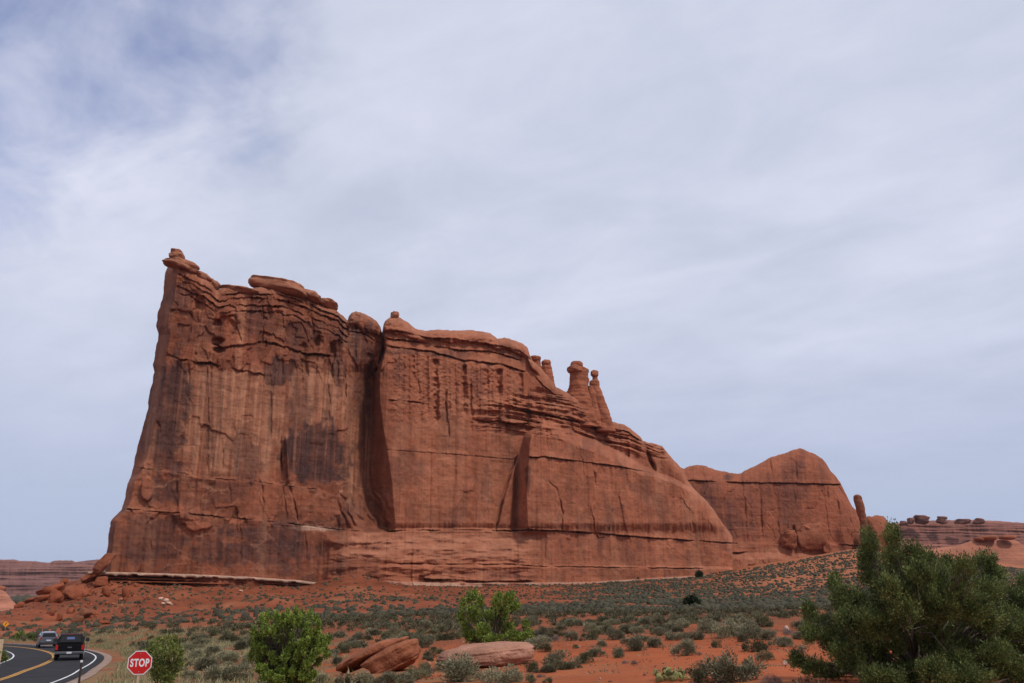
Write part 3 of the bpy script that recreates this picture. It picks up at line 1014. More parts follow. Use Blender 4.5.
    d = d + rollmask * 5.0 * sst(531, 560, PY) + rollmask * 1.0 * fbm(PX / 26, PY / 6, 1.2, 3) * sst(533, 540, PY)
    d = d + ledge(PX, PY, [(400, 563), (440, 563.5), (480, 564), (510, 564), (540, 566), (600, 567), (700, 568)], 1.5, 3, 1.6, 0.7, 6, 56)
    d = d + step(PX, PY, [(300, 566), (440, 565), (735, 568)], 1.6, 1.5, 0.6, 320, None, 12, 6)
    d = d + ledge(PX, PY, [(424, 578.5), (455, 579.5), (480, 581), (500, 581), (536, 580.5)], 2.5, 3, 2.2, 0.5, 4, 57)
    d = d - 1.3 * blob(PX, PY, 378, 548, 14, 5, 0.5, 0.3, 1.0) + 1.6 * blob(PX, PY, 340, 540, 13, 6, 0.5, 0.3, 2.0)
    # grain of the rock at several sizes
    rough = np.interp(PX, [110, 300, 380, 400, 735], [0.62, 0.6, 0.6, 0.42, 0.36])
    # rougher near the bedding ledges, smooth on the washed faces between them
    rough = rough + 0.5 * (np.exp(-((PY - poly(L2, PX)) / 5) ** 2) + np.exp(-((PY - poly(L1, PX)) / 6) ** 2) + np.exp(-((PY - 356 - 0.1 * (PX - 165)) / 9) ** 2)) * (1 - sst(340, 380, PX))
    upper = 1 + 1.3 * (1 - sst(20, 90, PY - top[None, :])) * (1 - sst(380, 400, PX))
    n8 = fbm(U / 9, Z / 9, 1.0, 4)
    wx, wz = 1.6 * fbm(U / 14, Z / 14, 6.0, 3), 2.5 * fbm(U / 16, Z / 16, 9.0, 3)
    h1, m1 = cells((U + wx) / 9.5, (Z + wz) / 17, 3)
    h2, m2 = cells((U + wx) / 3.6, (Z + wz) / 5.5, 8)
    slabmask = np.clip(0.35 + 1.3 * fbm(U / 30, Z / 30, 21.0, 2), 0.05, 1.2)
    amp = rough * upper
    d = d + amp * (0.6 * n8 + 0.10 * fbm(U / 1.8, Z / 1.8, 3.0, 3))
    d = d + amp * slabmask * (2.0 * (h1 - 0.5) - 0.18 * (1 - sst(0.0, 0.05, m1)))
    d = d + amp * np.clip(0.15 + 0.9 * sst(0.62, 1.1, amp), 0, 1) * (1.1 * (h2 - 0.5) - 0.12 * (1 - sst(0.0, 0.06, m2)))
    d = d + (0.35 + 0.45 * rough) * fbm(U / 2.6, Z / 45, 8.0, 3)
    bed2 = fbm(U / 120, Z / 2.4, 4.0, 3)
    d = d + upper * 0.13 * rough * bed2

    # ---------------- rock colour: beds, desert varnish, pale washed streaks
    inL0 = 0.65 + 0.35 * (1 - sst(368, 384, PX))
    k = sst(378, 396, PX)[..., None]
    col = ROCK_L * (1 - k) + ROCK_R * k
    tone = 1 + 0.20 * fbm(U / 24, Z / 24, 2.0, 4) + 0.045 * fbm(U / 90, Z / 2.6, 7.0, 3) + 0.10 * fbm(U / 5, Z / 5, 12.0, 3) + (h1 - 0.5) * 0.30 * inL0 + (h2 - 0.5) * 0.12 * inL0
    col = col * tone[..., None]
    streak = fbm(U / 2.6, Z / 90, 5.0, 4)
    fine = fbm(U / 1.0, Z / 60, 9.0, 3)
    inL = 1 - sst(368, 384, PX)
    # pale washed face of the left block
    pale = blob(PX, PY, 232, 420, 52, 58, 0.5, 0.35, 3.0) * sst(362, 374, PY) * (1 - sst(466, 482, PY))
    pale = np.maximum(pale, 0.9 * blob(PX, PY, 318, 398, 34, 34, 0.5, 0.4, 5.0))
    pale = np.maximum(pale, 0.8 * blob(PX, PY, 356, 455, 14, 50, 0.5, 0.4, 6.0))
    col = mixc(col, PALE, inL * np.clip(1.25 * pale, 0, 1) * np.clip(0.62 + 0.95 * streak + 0.5 * fine, 0, 0.95))
    # dark varnish sheets
    for (cx, cy, rx, ry, st, sd) in ((168, 405, 22, 46, .6, 1), (163, 450, 18, 30, .55, 2), (176, 383, 14, 16, .6, 3), (278, 372, 14, 14, .75, 4), (318, 452, 34, 30, .72, 5),
                                     (318, 472, 26, 9, .95, 6), (292, 452, 5, 14, .7, 7), (346, 330, 9, 20, .45, 8), (362, 345, 12, 22, .55, 9), (340, 368, 8, 22, .5, 10),
                                     (180, 300, 16, 16, .55, 11), (195, 330, 26, 14, .3, 12), (255, 322, 22, 14, .35, 13), (300, 332, 26, 12, .4, 14), (246, 457, 18, 26, .45, 15),
                                     (150, 540, 40, 26, .45, 16), (235, 548, 55, 18, .5, 17), (280, 545, 36, 22, .55, 18), (200, 492, 60, 12, .35, 19), (160, 490, 22, 14, .45, 20),
                                     (345, 510, 20, 12, .35, 21), (487, 490, 6, 20, .5, 22), (447, 435, 3, 14, .5, 23), (405, 352, 22, 3, .5, 24), (450, 354, 26, 4, .5, 25),
                                     (528, 478, 2.5, 14, .6, 26), (300, 410, 12, 20, .35, 27), (365, 400, 10, 34, .45, 28), (500, 575, 30, 5, .35, 29), (240, 528, 30, 7, .3, 30)):
        col = mixc(col, VARN, min(0.95, st * 1.25) * blob(PX, PY, cx, cy, rx, ry, 0.22, 0.6, sd * 1.7) * np.clip(0.85 + 0.4 * fine + 0.4 * streak, 0.2, 1.15))
    # vertical dark drip lines
    for (cx, y0, y1, wd, st) in ((207, 366, 472, 2.4, .75), (212, 368, 470, 1.6, .7), (201, 372, 430, 1.2, .35), (220, 370, 445, 1.4, .45), (230, 372, 440, 1.8, .4), (238, 378, 420, 1.2, .3), (270, 378, 450, 2.2, .7), (276, 378, 430, 1.3, .4),
                                 (297, 372, 420, 1.6, .45), (306, 370, 425, 1.4, .5), (316, 378, 430, 2.0, .45), (327, 380, 430, 1.4, .45), (287, 378, 420, 1.0, .35), (252, 385, 425, 1.3, .3), (262, 385, 432, 1.2, .35),
                                 (193, 375, 425, 1.5, .4), (350, 372, 440, 2.0, .4), (398, 345, 400, 2, .22), (424, 350, 420, 1.5, .2), (452, 405, 450, 2, .22), (478, 410, 455, 2, .22), (508, 420, 460, 2, .2),
                                 (571, 462, 520, 1.6, .2), (585, 470, 530, 1.4, .2), (604, 478, 532, 2.0, .25), (622, 480, 535, 1.6, .2), (650, 486, 535, 2, .2), (668, 490, 538, 1.6, .2), (690, 500, 540, 1.5, .25), (560, 540, 562, 2, .2), (600, 542, 566, 2.5, .2), (640, 545, 566, 2.5, .2)):
        kk = np.exp(-((PX - cx - 0.7 * pn(PY / 30, cx)) / wd) ** 2) * sst(y0, y0 + 8, PY) * (1 - sst(y1 - 30, y1, PY))
        col = mixc(col, VARN, st * kk * (0.8 + 0.5 * fine))
    stk = (0.28 + 0.52 * inL) * (1 - 0.85 * sst(462, 482, PY) * inL)
    col = mixc(col, VARN, 0.6 * sst(0.25, 0.85, streak) * stk)
    broad = fbm(U / 8, Z / 120, 15.0, 3)
    col = mixc(col, VARN, 0.18 * sst(0.1, 0.7, broad) * (0.4 + stk))
    col = mixc(col, PALE, 0.25 * sst(0.1, 0.7, -broad))
    col = mixc(col, PALE, 0.30 * sst(0.15, 0.8, -streak) * (0.4 + stk))
    # veined, blotchy lower band of the left block
    vein = np.abs(fbm(U / 16, Z / 9, 31.0, 4))
    col = mixc(col, PALE, 0.55 * (1 - sst(0.0, 0.10, vein)) * inL * sst(468, 480, PY) * np.clip(0.4 + 1.2 * fbm(U / 25, Z / 18, 35.0, 2), 0, 1))
    col = mixc(col, VARN, 0.35 * sst(0.05, 0.5, fbm(U / 11, Z / 6, 37.0, 4)) * inL * sst(500, 520, PY))
    inR = sst(384, 396, PX)
    col = mixc(col, BENCH, 0.55 * sst(0.1, 0.6, fbm(U / 20, Z / 12, 41.0, 4)) * inR)
    col = mixc(col, VARN, 0.34 * sst(0.15, 0.6, fbm(U / 13, Z / 22, 43.0, 4)) * inR)
    # fresh scars
    for (cx, cy, rx, ry, st, sd) in ((197, 526, 14, 9, .7, 40), (147, 487, 6, 12, .65, 41), (183, 492, 7, 8, .3, 42), (200, 490, 6, 8, .25, 43), (262, 492, 12, 6, .4, 44), (270, 502, 16, 8, .4, 45), (305, 498, 16, 8, .5, 46), (330, 508, 14, 8, .5, 47),
                                     (118, 516, 6, 5, .5, 48), (235, 521, 9, 3, .7, 49), (232, 540, 16, 2.5, .5, 50), (214, 545, 3, 18, .35, 51), (225, 545, 2, 16, .3, 52), (292, 505, 10, 7, .4, 53)):
        kk = st * blob(PX, PY, cx, cy, rx, ry, 0.2, 0.7, sd)
        col = mixc(col, ROCK_R * np.array((1.05, 1.05, 1.05)), kk)
    kk = blob(PX, PY, 322, 527.5, 28, 3.0, 0.4, 0.5, 60) * sst(-0.4, 0.5, PY - poly(L1, PX) + 0.6)
    col = mixc(col, CREAM, 0.75 * kk)
    # paler bench under the long ledge
    bk = sst(330, 350, PX) * (1 - sst(525, 560, PX)) * sst(531, 534, PY) * (1 - sst(556, 564, PY))
    col = mixc(col, BENCH, bk * np.clip(0.65 + 0.9 * fbm(PX / 22, PY / 5, 3.3, 3), 0.1, 0.95))
    # colour turns paler in a narrow band along the top edge
    col = mixc(col, BENCH * 0.95, 0.5 * (1 - sst(2, 9, PY - top[None, :])))
    # cream bed at the foot
    foot = sst(-0.7, 0.3, PY - poly([(330, 581), (395, 582), (450, 583), (540, 583), (590, 582.5), (660, 578), (735, 574)], PX)) * sst(380, 395, PX)
    col = mixc(col, CREAM * 0.92, 0.8 * foot * np.clip(0.8 + 0.9 * fbm(PX / 8, 0.1, 0.4, 3), 0.1, 1))
    d = d + 2.2 * foot
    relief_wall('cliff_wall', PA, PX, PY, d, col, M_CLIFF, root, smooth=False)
    return root


BUTTE = build_tower()


# ---------------- rounded rock bodies (caprocks, hoodoos, boulders)
def ico(sub):
    import bmesh
    bm = bmesh.new()
    bmesh.ops.create_icosphere(bm, subdivisions=sub, radius=1.0)
    V = np.array([v.co for v in bm.verts])
    T = np.array([[v.index for v in f.verts] for f in bm.faces])
    bm.free()
    return V, T


ICO = {k: ico(k) for k in (1, 2, 3, 4, 5)}


def rock_mesh(name, size, seed, sub=4, rough=0.12, cuts=5, strata=0.0, tint=ROCK_R, square=0.75, nscale=1.6):
    """an angular weathered block: squared-off sphere, cut by planes, roughened"""
    V, T = ICO[sub]
    P = V.copy()
    P = np.sign(P) * np.abs(P) ** square
    P /= np.abs(P).max()
    r = np.random.default_rng(seed)
    for _ in range(cuts):
        n = r.normal(size=3)
        n /= np.linalg.norm(n)
        h = r.uniform(0.55, 0.85)
        over = np.maximum(P @ n - h, 0)
        P = P - over[:, None] * n * 0.92
    off = r.uniform(0, 50, 3)
    n1 = fbm(P[:, 0] * nscale + off[0], P[:, 1] * nscale + off[1], P[:, 2] * nscale + off[2], 5)
    P = P * (1 + rough * n1)[:, None]
    if strata:
        st = pn(P[:, 2] * 6 + off[2] + 0.4 * n1, off[0], 0.0)
        P[:, :2] *= (1 + strata * st)[:, None]
    P = P * np.array(size) / 2
    tone = 1 + 0.15 * fbm(P[:, 0] * 1.5 / max(size), P[:, 1] * 1.5 / max(size), P[:, 2] * 8 / max(size) + off[0], 4)
    return np_mesh(name, P, None, T, True, np.array(tint) * tone[:, None])


def orient(o, rot):
    o.rotation_euler = rot
    return o


def caprock(px0, px1, py0, py1, Y, depth, seed, tilt=0.0, parent=None, name='caprock', tint=BENCH * 0.86, sub=4, strata=0.09, rough=0.22, mat=None, square=0.85):
    c = at((px0 + px1) / 2, (py0 + py1) / 2, Y)
    s = pxm((px0 + px1) / 2, (py0 + py1) / 2, Y)
    me = rock_mesh(name, ((px1 - px0) * s, depth, (py1 - py0) * s), seed, sub, rough, 2, strata, tint, square)
    o = link(name, me, mat or M_CLIFF)
    o.location = c
    o.rotation_euler = (0, tilt, 0)
    if parent is not None:
        o.parent = parent
        o.matrix_parent_inverse = Matrix.Translation(parent.location).inverted()
    return o


def yplane(px, py, d):
    return float(PA.hit(np.array(px, float), np.array(py, float), d)[1])


# finial on the left end: three stacked stones
caprock(164.0, 199.5, 259.5, 272.5, yplane(180, 266, -9), 10, 3, math.radians(15), BUTTE)
caprock(168.2, 184.5, 251.0, 263.5, yplane(176, 257, -9), 6, 4, math.radians(8), BUTTE, rough=0.16)
caprock(170.0, 182.0, 248.8, 256.0, yplane(176, 252, -9), 4, 5, 0.1, BUTTE, rough=0.2)
caprock(190, 212, 272.5, 283, yplane(200, 278, -10), 10, 6, math.radians(24), BUTTE)
caprock(207, 218.5, 280, 291.5, yplane(213, 286, -9), 8, 7, math.radians(40), BUTTE)
# lens-shaped slabs along the top
caprock(217.0, 256, 287.2, 297, yplane(236, 290, -9), 11, 8, math.radians(4), BUTTE)
caprock(249, 306, 280.2, 294, yplane(278, 286, -10), 12, 9, math.radians(9), BUTTE, rough=0.14, square=0.6)
caprock(276, 304, 281.4, 290, yplane(290, 286, -12), 10, 10, math.radians(13), BUTTE)
caprock(296, 322, 289, 301, yplane(309, 295, -10), 11, 11, math.radians(25), BUTTE)
caprock(319, 337.5, 299.4, 309.5, yplane(328, 304, -10), 10, 12, math.radians(14), BUTTE)
caprock(390, 399, 311.3, 319.5, yplane(394, 315, -9), 3.6, 15, 0.0, BUTTE, strata=0.12, square=0.7)


def hoodoo(prof, Y, seed, parent, cap=None, name='hoodoo', tint=ROCK_R, mat=M_CLIFF, thick=0.8, capn='hoodoo_cap', lean=None):
    """stone column from its outline: rows of (picture row, left column, right column)"""
    p = np.array(prof, float)
    ys = np.linspace(p[0, 0], p[-1, 0], 60)
    l, r = np.interp(ys, p[:, 0], p[:, 1]), np.interp(ys, p[:, 0], p[:, 2])
    nseg = 40
    th = np.linspace(0, 2 * math.pi, nseg, endpoint=False)
    V = []
    for y, a, b in zip(ys, l, r):
        s = pxm((a + b) / 2, y, Y)
        c = at((a + b) / 2, y, Y)
        rad = (b - a) / 2 * s
        n = 1 + 0.16 * fbm(np.cos(th) * 1.3 + seed, np.sin(th) * 1.3, c.z / 5.0, 4) + 0.07 * pn(c.z * 1.1, seed, 0.3) + 0.05 * pn(c.z * 2.6, seed, 1.3)
        V.append(np.stack([c.x + rad * n * np.cos(th), c.y + rad * thick * n * np.sin(th), np.full(nseg, c.z)], -1))
    V = np.concatenate(V)
    n = len(ys)
    q = []
    idx = np.arange(n * nseg).reshape(n, nseg)
    q = np.stack([idx[:-1], idx[1:], np.roll(idx[1:], -1, 1), np.roll(idx[:-1], -1, 1)], -1).reshape(-1, 4)
    tops = np.array([V[:nseg].mean(0), V[-nseg:].mean(0)])
    V = np.concatenate([V, tops])
    t = [(n * nseg, idx[0, i], idx[0, (i + 1) % nseg]) for i in range(nseg)] + [(n * nseg + 1, idx[-1, (i + 1) % nseg], idx[-1, i]) for i in range(nseg)]
    tone = 1 + 0.18 * fbm(V[:, 0] / 4, V[:, 1] / 4, V[:, 2] / 1.6, 4)
    base = V[-1].copy()
    if parent is not None:
        o = link(name, np_mesh(name, V, q, t, True, np.array(tint) * tone[:, None]), mat)
        o.parent = parent
        o.matrix_parent_inverse = Matrix.Translation(parent.location).inverted()
    else:
        o = link(name, np_mesh(name, V - base, q, t, True, np.array(tint) * tone[:, None]), mat, None, base)
    if cap:
        for i, (x0, x1, y0, y1) in enumerate(cap):
            c = at((x0 + x1) / 2, (y0 + y1) / 2, Y)
            s = pxm((x0 + x1) / 2, (y0 + y1) / 2, Y)
            me = rock_mesh(capn, ((x1 - x0) * s, (x1 - x0) * s * 0.9, (y1 - y0) * s), int(seed * 10) + i, 4, 0.12, 2, 0.06, np.array(tint) * 0.95, 0.85)
            k = link(capn, me, mat)
            k.location = c - (o.matrix_basis.translation if parent is None else Vector((0, 0, 0)))
            k.parent = o
            if parent is not None:
                k.matrix_parent_inverse = Matrix.Identity(4)
                k.parent = o
    return o


YH = yplane(585, 400, -10)
hoodoo([(372, 570, 588), (378, 570.3, 588), (384, 569.5, 588), (392, 567, 589), (402, 566, 593), (414, 567, 596), (428, 566, 600)], YH, 1.3, BUTTE,
       [(567.2, 588.8, 365, 374.5), (570.5, 583, 361, 370)])
hoodoo([(376, 592.5, 597), (380, 592, 598), (381, 589, 599.3), (386, 590, 599.6), (396, 592, 603.2), (410, 594, 608.5), (422, 596, 613), (432, 596, 615)], YH + 1, 2.3, BUTTE,
       [(590.6, 599, 370, 377.4)])
hoodoo([(386, 588, 594), (395, 587, 597), (410, 588, 600), (428, 587, 604)], YH, 3.3, BUTTE)
YH2 = yplane(540, 370, -10)
hoodoo([(358, 531, 540), (364, 530.5, 541), (374, 528, 543), (386, 525, 546)], YH2, 4.3, BUTTE, [(529.5, 541, 355.5, 362)])
hoodoo([(364, 542.5, 550.5), (368, 541, 551.5), (378, 539, 553), (392, 536, 557)], YH2 + 2, 5.3, BUTTE, [(541.3, 551, 359.4, 367)])

# pale ledge and thin red beds under the left end of the wall
def foot_ledge(name, pts_top, h, out0, out1, tint, seed, parent, d0=1.0):
    px = np.linspace(pts_top[0][0], pts_top[-1][0], 260)
    yt = poly(pts_top, px) + 0.22 * fbm(px / 12, seed, 0.2, 4)
    hh = h * (0.8 + 0.5 * np.round(2.2 * pn(px / 10, seed + 3)) / 2.2) * sst(0, 10, pts_top[-1][0] - px + 3)
    prof = [(0.0, 0), (0.0, 1), (0.25, 1), (0.7, 1), (1.0, 0.97)]
    ys = np.stack([yt, yt + 0.12 * hh, yt + 0.5 * hh, yt + 0.85 * hh, yt + hh, yt + hh * 1.02 + 0.3])
    ds = np.stack([np.full_like(px, d0 - 3), np.full_like(px, out1) * 0.93, np.full_like(px, out1), np.full_like(px, out1) * 0.97, np.full_like(px, out1) * 0.9, np.full_like(px, d0 - 3)])
    ds[1:5] += 0.5 * fbm(px[None, :] / 9, np.arange(4)[:, None] * 0.4 + seed, 0.7, 4)
    V = PA.hit(np.broadcast_to(px, ys.shape), ys, ds)
    n, m = ys.shape
    idx = np.arange(n * m).reshape(n, m)
    q = np.stack([idx[:-1, :-1], idx[1:, :-1], idx[1:, 1:], idx[:-1, 1:]], -1).reshape(-1, 4)
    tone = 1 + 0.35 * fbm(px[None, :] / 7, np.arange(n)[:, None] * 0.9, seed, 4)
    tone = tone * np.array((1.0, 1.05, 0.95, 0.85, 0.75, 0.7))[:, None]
    o = link(name, np_mesh(name, V.reshape(-1, 3), q, None, False, (np.array(tint) * tone[..., None]).reshape(-1, 3)), M_CLIFF)
    o.parent = parent
    o.matrix_parent_inverse = Matrix.Translation(parent.location).inverted()
    return o


foot_ledge('pale_ledge', [(88, 571.5), (120, 571.8), (160, 573), (200, 574.2), (250, 576.5), (300, 580), (320, 582.5)], 4.4, 0, 6.5, CREAM * 0.85, 1.0, BUTTE)
foot_ledge('thin_bed', [(96, 576.5), (140, 577.5), (200, 579), (250, 581), (305, 584)], 2.6, 0, 5.6, TALUS * 0.8, 2.0, BUTTE)
foot_ledge('thin_bed', [(110, 580.5), (150, 581.2), (200, 582.3), (230, 583.5)], 2.0, 0, 6.6, TALUS * 1.05, 3.0, BUTTE)


# ------------------------------------------------------------------ second fin to the right
def build_fin():
    P2 = Plane(*at(640, 575, 492)[:2], *at(870, 545, 520)[:2])
    root = empty('sandstone_fin', at(760, 565, 505))
    tag(root, 'lower rounded red sandstone fin standing right of the huge butte', 'rock fin')
    T2 = [(640, 462), (660, 463), (683.5, 468.5), (690, 466), (697, 464.8), (705, 465.8), (716, 470), (735, 473.6), (741, 473.5), (745, 470.5), (755, 466), (766, 460), (771, 457), (778, 455), (786, 453), (790, 451),
          (795, 449.2), (801, 448.3), (806, 450.5), (815, 454), (822, 458.5), (826, 463), (830, 470), (836, 476.5), (840, 482), (845, 492), (852, 506), (858, 513), (863, 519), (866, 527)]
    nu, nv = 420, 220
    px = np.linspace(640, 866, nu)
    top = poly(T2, px) + 0.45 * fbm(px / 3.5, 0.8, 0.1, 3)
    v = np.linspace(0, 1, nv)
    PY = top[None, :] + (592 - top[None, :]) * v[:, None]
    PX = np.broadcast_to(px, PY.shape) + 6 * sst(0.9, 1, np.linspace(0, 1, nu))[None, :] * v[:, None]
    U, Z = P2.uz(PX, PY)
    d = -9.0 * (592 - PY) / 140
    t = np.clip((PY - top[None, :]) / 26, 0, 1)
    d = d - 9 * (1 - np.sqrt(1 - (1 - t) ** 2))
    d = d - 12 * sst(835, 868, PX) ** 2
    d = d + ledge(PX, PY, [(688, 480), (720, 481.5), (745, 482.5), (790, 483), (842, 484.5)], 2.0, 5, 1.6, 0.4, 4, 3)
    # plinth
    LP = [(640, 541), (735, 543), (745, 543), (780, 543), (824, 543.5), (868, 546)]
    d = d + step(PX, PY, LP, 6.0, 1.2, 0.5, None, 832, 10, 2) + ledge(PX, PY, LP, 1.4, 3, 1.5, 0.6, 4, 4)
    d = d + step(PX, PY, [(640, 555), (740, 556), (800, 556), (870, 556)], 4.0, 4.0, 1.2, None, 830, 8, 3)
    d = d + ledge(PX, PY, [(715, 555), (730, 552.5), (745, 552)], 2.5, 4, 2.5, 0.6, 4, 8)
    d = d + ledge(PX, PY, [(640, 567), (700, 568), (740, 570), (760, 568)], 1.5, 3, 1.6, 0.5, 4, 9)
    d = d + crack(PX, PY, [(528, 794), (553, 795)], 3.5, 1.3, 0.5)
    for cx, y0, y1 in ((770, 458, 480), (777, 500, 540), (795, 452, 482), (812, 456, 483), (826, 478, 500), (745, 500, 540), (760, 490, 535), (838, 500, 535), (850, 516, 540)):
        d = d + crack(PX, PY, [(y0, cx), (y1, cx + 2)], 1.2, 1.0, 0.8, 6, cx)
    n8 = fbm(U / 12, Z / 10, 1.0, 4)
    h1, m1 = cells((U + 2 * fbm(U / 16, Z / 16, 6.0, 2)) / 13, Z / 22, 5)
    spall = 1.1 * (h1 - 0.5) - 0.4 * (1 - sst(0.0, 0.05, m1))
    d = d + 0.6 * n8 + 0.8 * spall + 0.35 * fbm(U / 3, Z / 40, 8.0, 3) + 0.15 * fbm(U / 120, Z / 2.6, 4.4, 3)
    col = np.zeros(PX.shape + (3,)) + ROCK_R * np.array((0.93, 0.9, 0.9))
    col = col * (1 + 0.14 * fbm(U / 26, Z / 26, 2.0, 4) + 0.12 * fbm(U / 100, Z / 2.6, 7.0, 3))[..., None]
    streak = fbm(U / 3.5, Z / 60, 5.0, 4)
    for (cx, cy, rx, ry, st, sd) in ((705, 492, 16, 12, .6, 1), (720, 520, 22, 20, .5, 2), (775, 490, 30, 14, .3, 3), (790, 500, 12, 40, .45, 4), (800, 467, 8, 8, .45, 5), (745, 510, 20, 22, .3, 6), (735, 530, 14, 12, .4, 7), (728, 478, 5, 3, .6, 8)):
        col = mixc(col, VARN, st * blob(PX, PY, cx, cy, rx, ry, 0.5, 0.55, sd * 2.3) * np.clip(0.8 + 0.6 * streak, 0.1, 1.2))
    col = mixc(col, VARN, 0.4 * sst(0.25, 0.9, streak))
    col = mixc(col, BENCH * 0.95, sst(543, 548, PY) * np.clip(0.4 + 0.8 * fbm(PX / 22, PY / 5, 3.3, 3), 0, 0.8))
    relief_wall('cliff_wall', P2, PX, PY, d, col, M_CLIFF, root, back=-30)
    # boulders and buttress leaning on the foot of the fin
    for i, (x0, x1, y0, y1) in enumerate(((780, 794, 531, 546), (795, 823, 524, 549), (803, 813, 527, 548), (820, 829, 540, 552))):
        c = P2.hit(np.array((x0 + x1) / 2.), np.array(y1), 2.5)
        caprock(x0, x1, y0, y1 + 2, float(c[1]), 9, 60 + i, 0, root, 'buttress', ROCK_R * 0.9, square=0.4, rough=0.28)
    return root


FIN = build_fin()
o = hoodoo([(494.6, 855.5, 858.5), (496, 853.8, 861), (501, 853.6, 862.6), (508, 856, 864.8), (516, 858.5, 866.2), (524, 860.5, 867.3), (540, 860, 869)], 512, 7.3, None, name='rock_spire', tint=ROCK_R * 0.7)
tag(o, 'leaning red stone spire at the right end of the lower fin', 'rock spire')
Yd = 520
c = at(878, 543.5, Yd)
o = link('rock_dome', rock_mesh('rock_dome', (30 * pxm(878, 530, Yd), 18, 56 * pxm(878, 530, Yd)), 71, 4, 0.08, 2, 0.02, ROCK_R * 0.95, 0.9), M_CLIFF, None, c)
tag(o, 'small rounded red rock dome just right of the leaning spire', 'rock dome')


# ------------------------------------------------------------------ far mesas and slickrock
def mesa(name, px0, px1, topl, bot, Y0, Y1, label, seed, tint, beds=3.0, nu=420, nv=90, round_=6, cat='mesa', back=-300, cliff=0.5, amp=1.0):
    P = Plane(*at(px0, bot, Y0)[:2], *at(px1, bot, Y1)[:2])
    px = np.linspace(px0, px1, nu)
    top = poly(topl, px) + 0.35 * fbm(px / 5, seed, 0.1, 4) * amp
    v = np.linspace(0, 1, nv)
    PY = top[None, :] + (bot - top[None, :]) * v[:, None]
    PX = np.broadcast_to(px, PY.shape)
    U, Z = P.uz(PX, PY)
    H = float(Z.max() - Z.min())
    sc = H / 45
    hz = (Z - Z.min()) / H
    d = 60 * sc * (1 - hz) ** 1.6 * (1 - cliff)
    wz = Z / (H / beds) + 0.25 * fbm(U / (60 * sc), Z / (30 * sc), seed, 3)
    fr = wz - np.floor(wz)
    d = d - 10 * sc * (np.floor(wz) + sst(0.0, 0.25, fr)) / beds * 2 * cliff
    d = d + amp * sc * (5 * fbm(U / (40 * sc), Z / (80 * sc), seed + 3, 4) + 2.4 * fbm(U / (90 * sc), Z / (2.5 * sc), seed + 5, 3) + 1.6 * np.abs(fbm(U / (6 * sc), Z / (40 * sc), seed + 8, 3)))
    t = np.clip((PY - top[None, :]) / round_, 0, 1)
    d = d - 8 * sc * (1 - np.sqrt(1 - (1 - t) ** 2))
    col = np.zeros(PX.shape + (3,)) + np.array(tint)
    col = col * (1 + 0.35 * fbm(U / (150 * sc), Z / (3.0 * sc), seed + 1, 4) + 0.15 * fbm(U / (20 * sc), Z / (20 * sc), seed, 3))[..., None]
    col = mixc(col, VARN, 0.5 * sst(0.1, 0.7, fbm(U / (7 * sc), Z / (50 * sc), seed + 9, 3)) * cliff)
    col = mixc(col, BENCH * 0.9, 0.45 * sst(0.25, 0.7, fbm(U / (200 * sc), Z / (4.5 * sc), seed + 12, 3)))
    root = empty(name, at((px0 + px1) / 2, bot, (Y0 + Y1) / 2))
    relief_wall('cliff_wall', P, PX, PY, d, col, M_FAR, root, back=back, inset=3)
    for ch in root.children:
        ch.matrix_parent_inverse = Matrix.Translation(root.location).inverted()
    tag(root, label, cat)
    return root


for r_ in (BUTTE, FIN):
    for ch in r_.children:
        if ch.matrix_parent_inverse == Matrix.Identity(4):
            ch.matrix_parent_inverse = Matrix.Translation(r_.location).inverted()

mesa('mesa', -420, 150, [(-420, 556), (-100, 559), (0, 559.5), (16, 559.5), (20, 561), (35, 561), (42, 562.2), (50, 562.5), (54, 560.8), (60, 560.3), (72, 560.5), (76, 562), (88, 560.3), (100, 559.3), (150, 560)],
     604, 1750, 1850, 'long banded purple-red mesa far off beyond the left end of the butte', 3.0, (0.175, 0.080, 0.066), 3, 520)
m2 = mesa('mesa', 868, 1400, [(868, 523), (901, 523), (912, 520.6), (930, 520.6), (948, 520), (975, 520), (1000, 521), (1024, 523), (1100, 521), (1400, 526)],
          562, 1250, 1350, 'dark red layered mesa far off with small balanced rocks along its rim', 6.0, (0.20, 0.080, 0.060), 4, 520)
for i, (x0, x1, y0, y1) in enumerate(((907.5, 914, 518, 524), (914, 928.6, 515.2, 519.4), (916, 928, 517, 524), (936, 945.8, 516.4, 520), (936.5, 945, 518, 524), (956, 970.5, 519, 524), (971.5, 983, 518.4, 524), (901, 906.5, 520.6, 525))):
    caprock(x0, x1, y0, y1, 1262, 14, 80 + i, 0, m2, 'balanced_rock', (0.17, 0.068, 0.05), 3, 0.10, 0.26, M_FAR, 0.5)
sl_ = mesa('slickrock_dome', 905, 1300, [(905, 553), (930, 549), (955, 546), (965, 543), (973, 540.3), (985, 538.6), (1008, 538.6), (1017, 541), (1024, 545.5), (1040, 551), (1090, 546), (1200, 540), (1300, 552)],
           590, 640, 690, 'smooth pale red slickrock dome behind the juniper at the right edge', 9.0, (0.28, 0.108, 0.064), 2, 420, 90, 14, 'slickrock', -120, 0.15, 0.35)
for i, (x0, x1, y0, y1) in enumerate(((978, 999, 535, 540.6), (999.5, 1016, 535, 540.4), (973.5, 983, 537.6, 541.2))):
    caprock(x0, x1, y0, y1, 655, 10, 90 + i, 0.03, sl_, 'caprock', ROCK_R * 0.9, 3, 0.05, 0.10, M_CLIFF)
sl2 = mesa('slickrock_dome', -160, 18, [(-160, 580), (-60, 584), (-10, 588), (2, 590), (6, 592), (12, 600), (18, 606)], 616, 640, 620,
           'pale red slickrock mound cut off by the left frame edge', 12.0, (0.33, 0.13, 0.08), 2, 200, 60, 10, 'slickrock', -100, 0.15, 0.4)
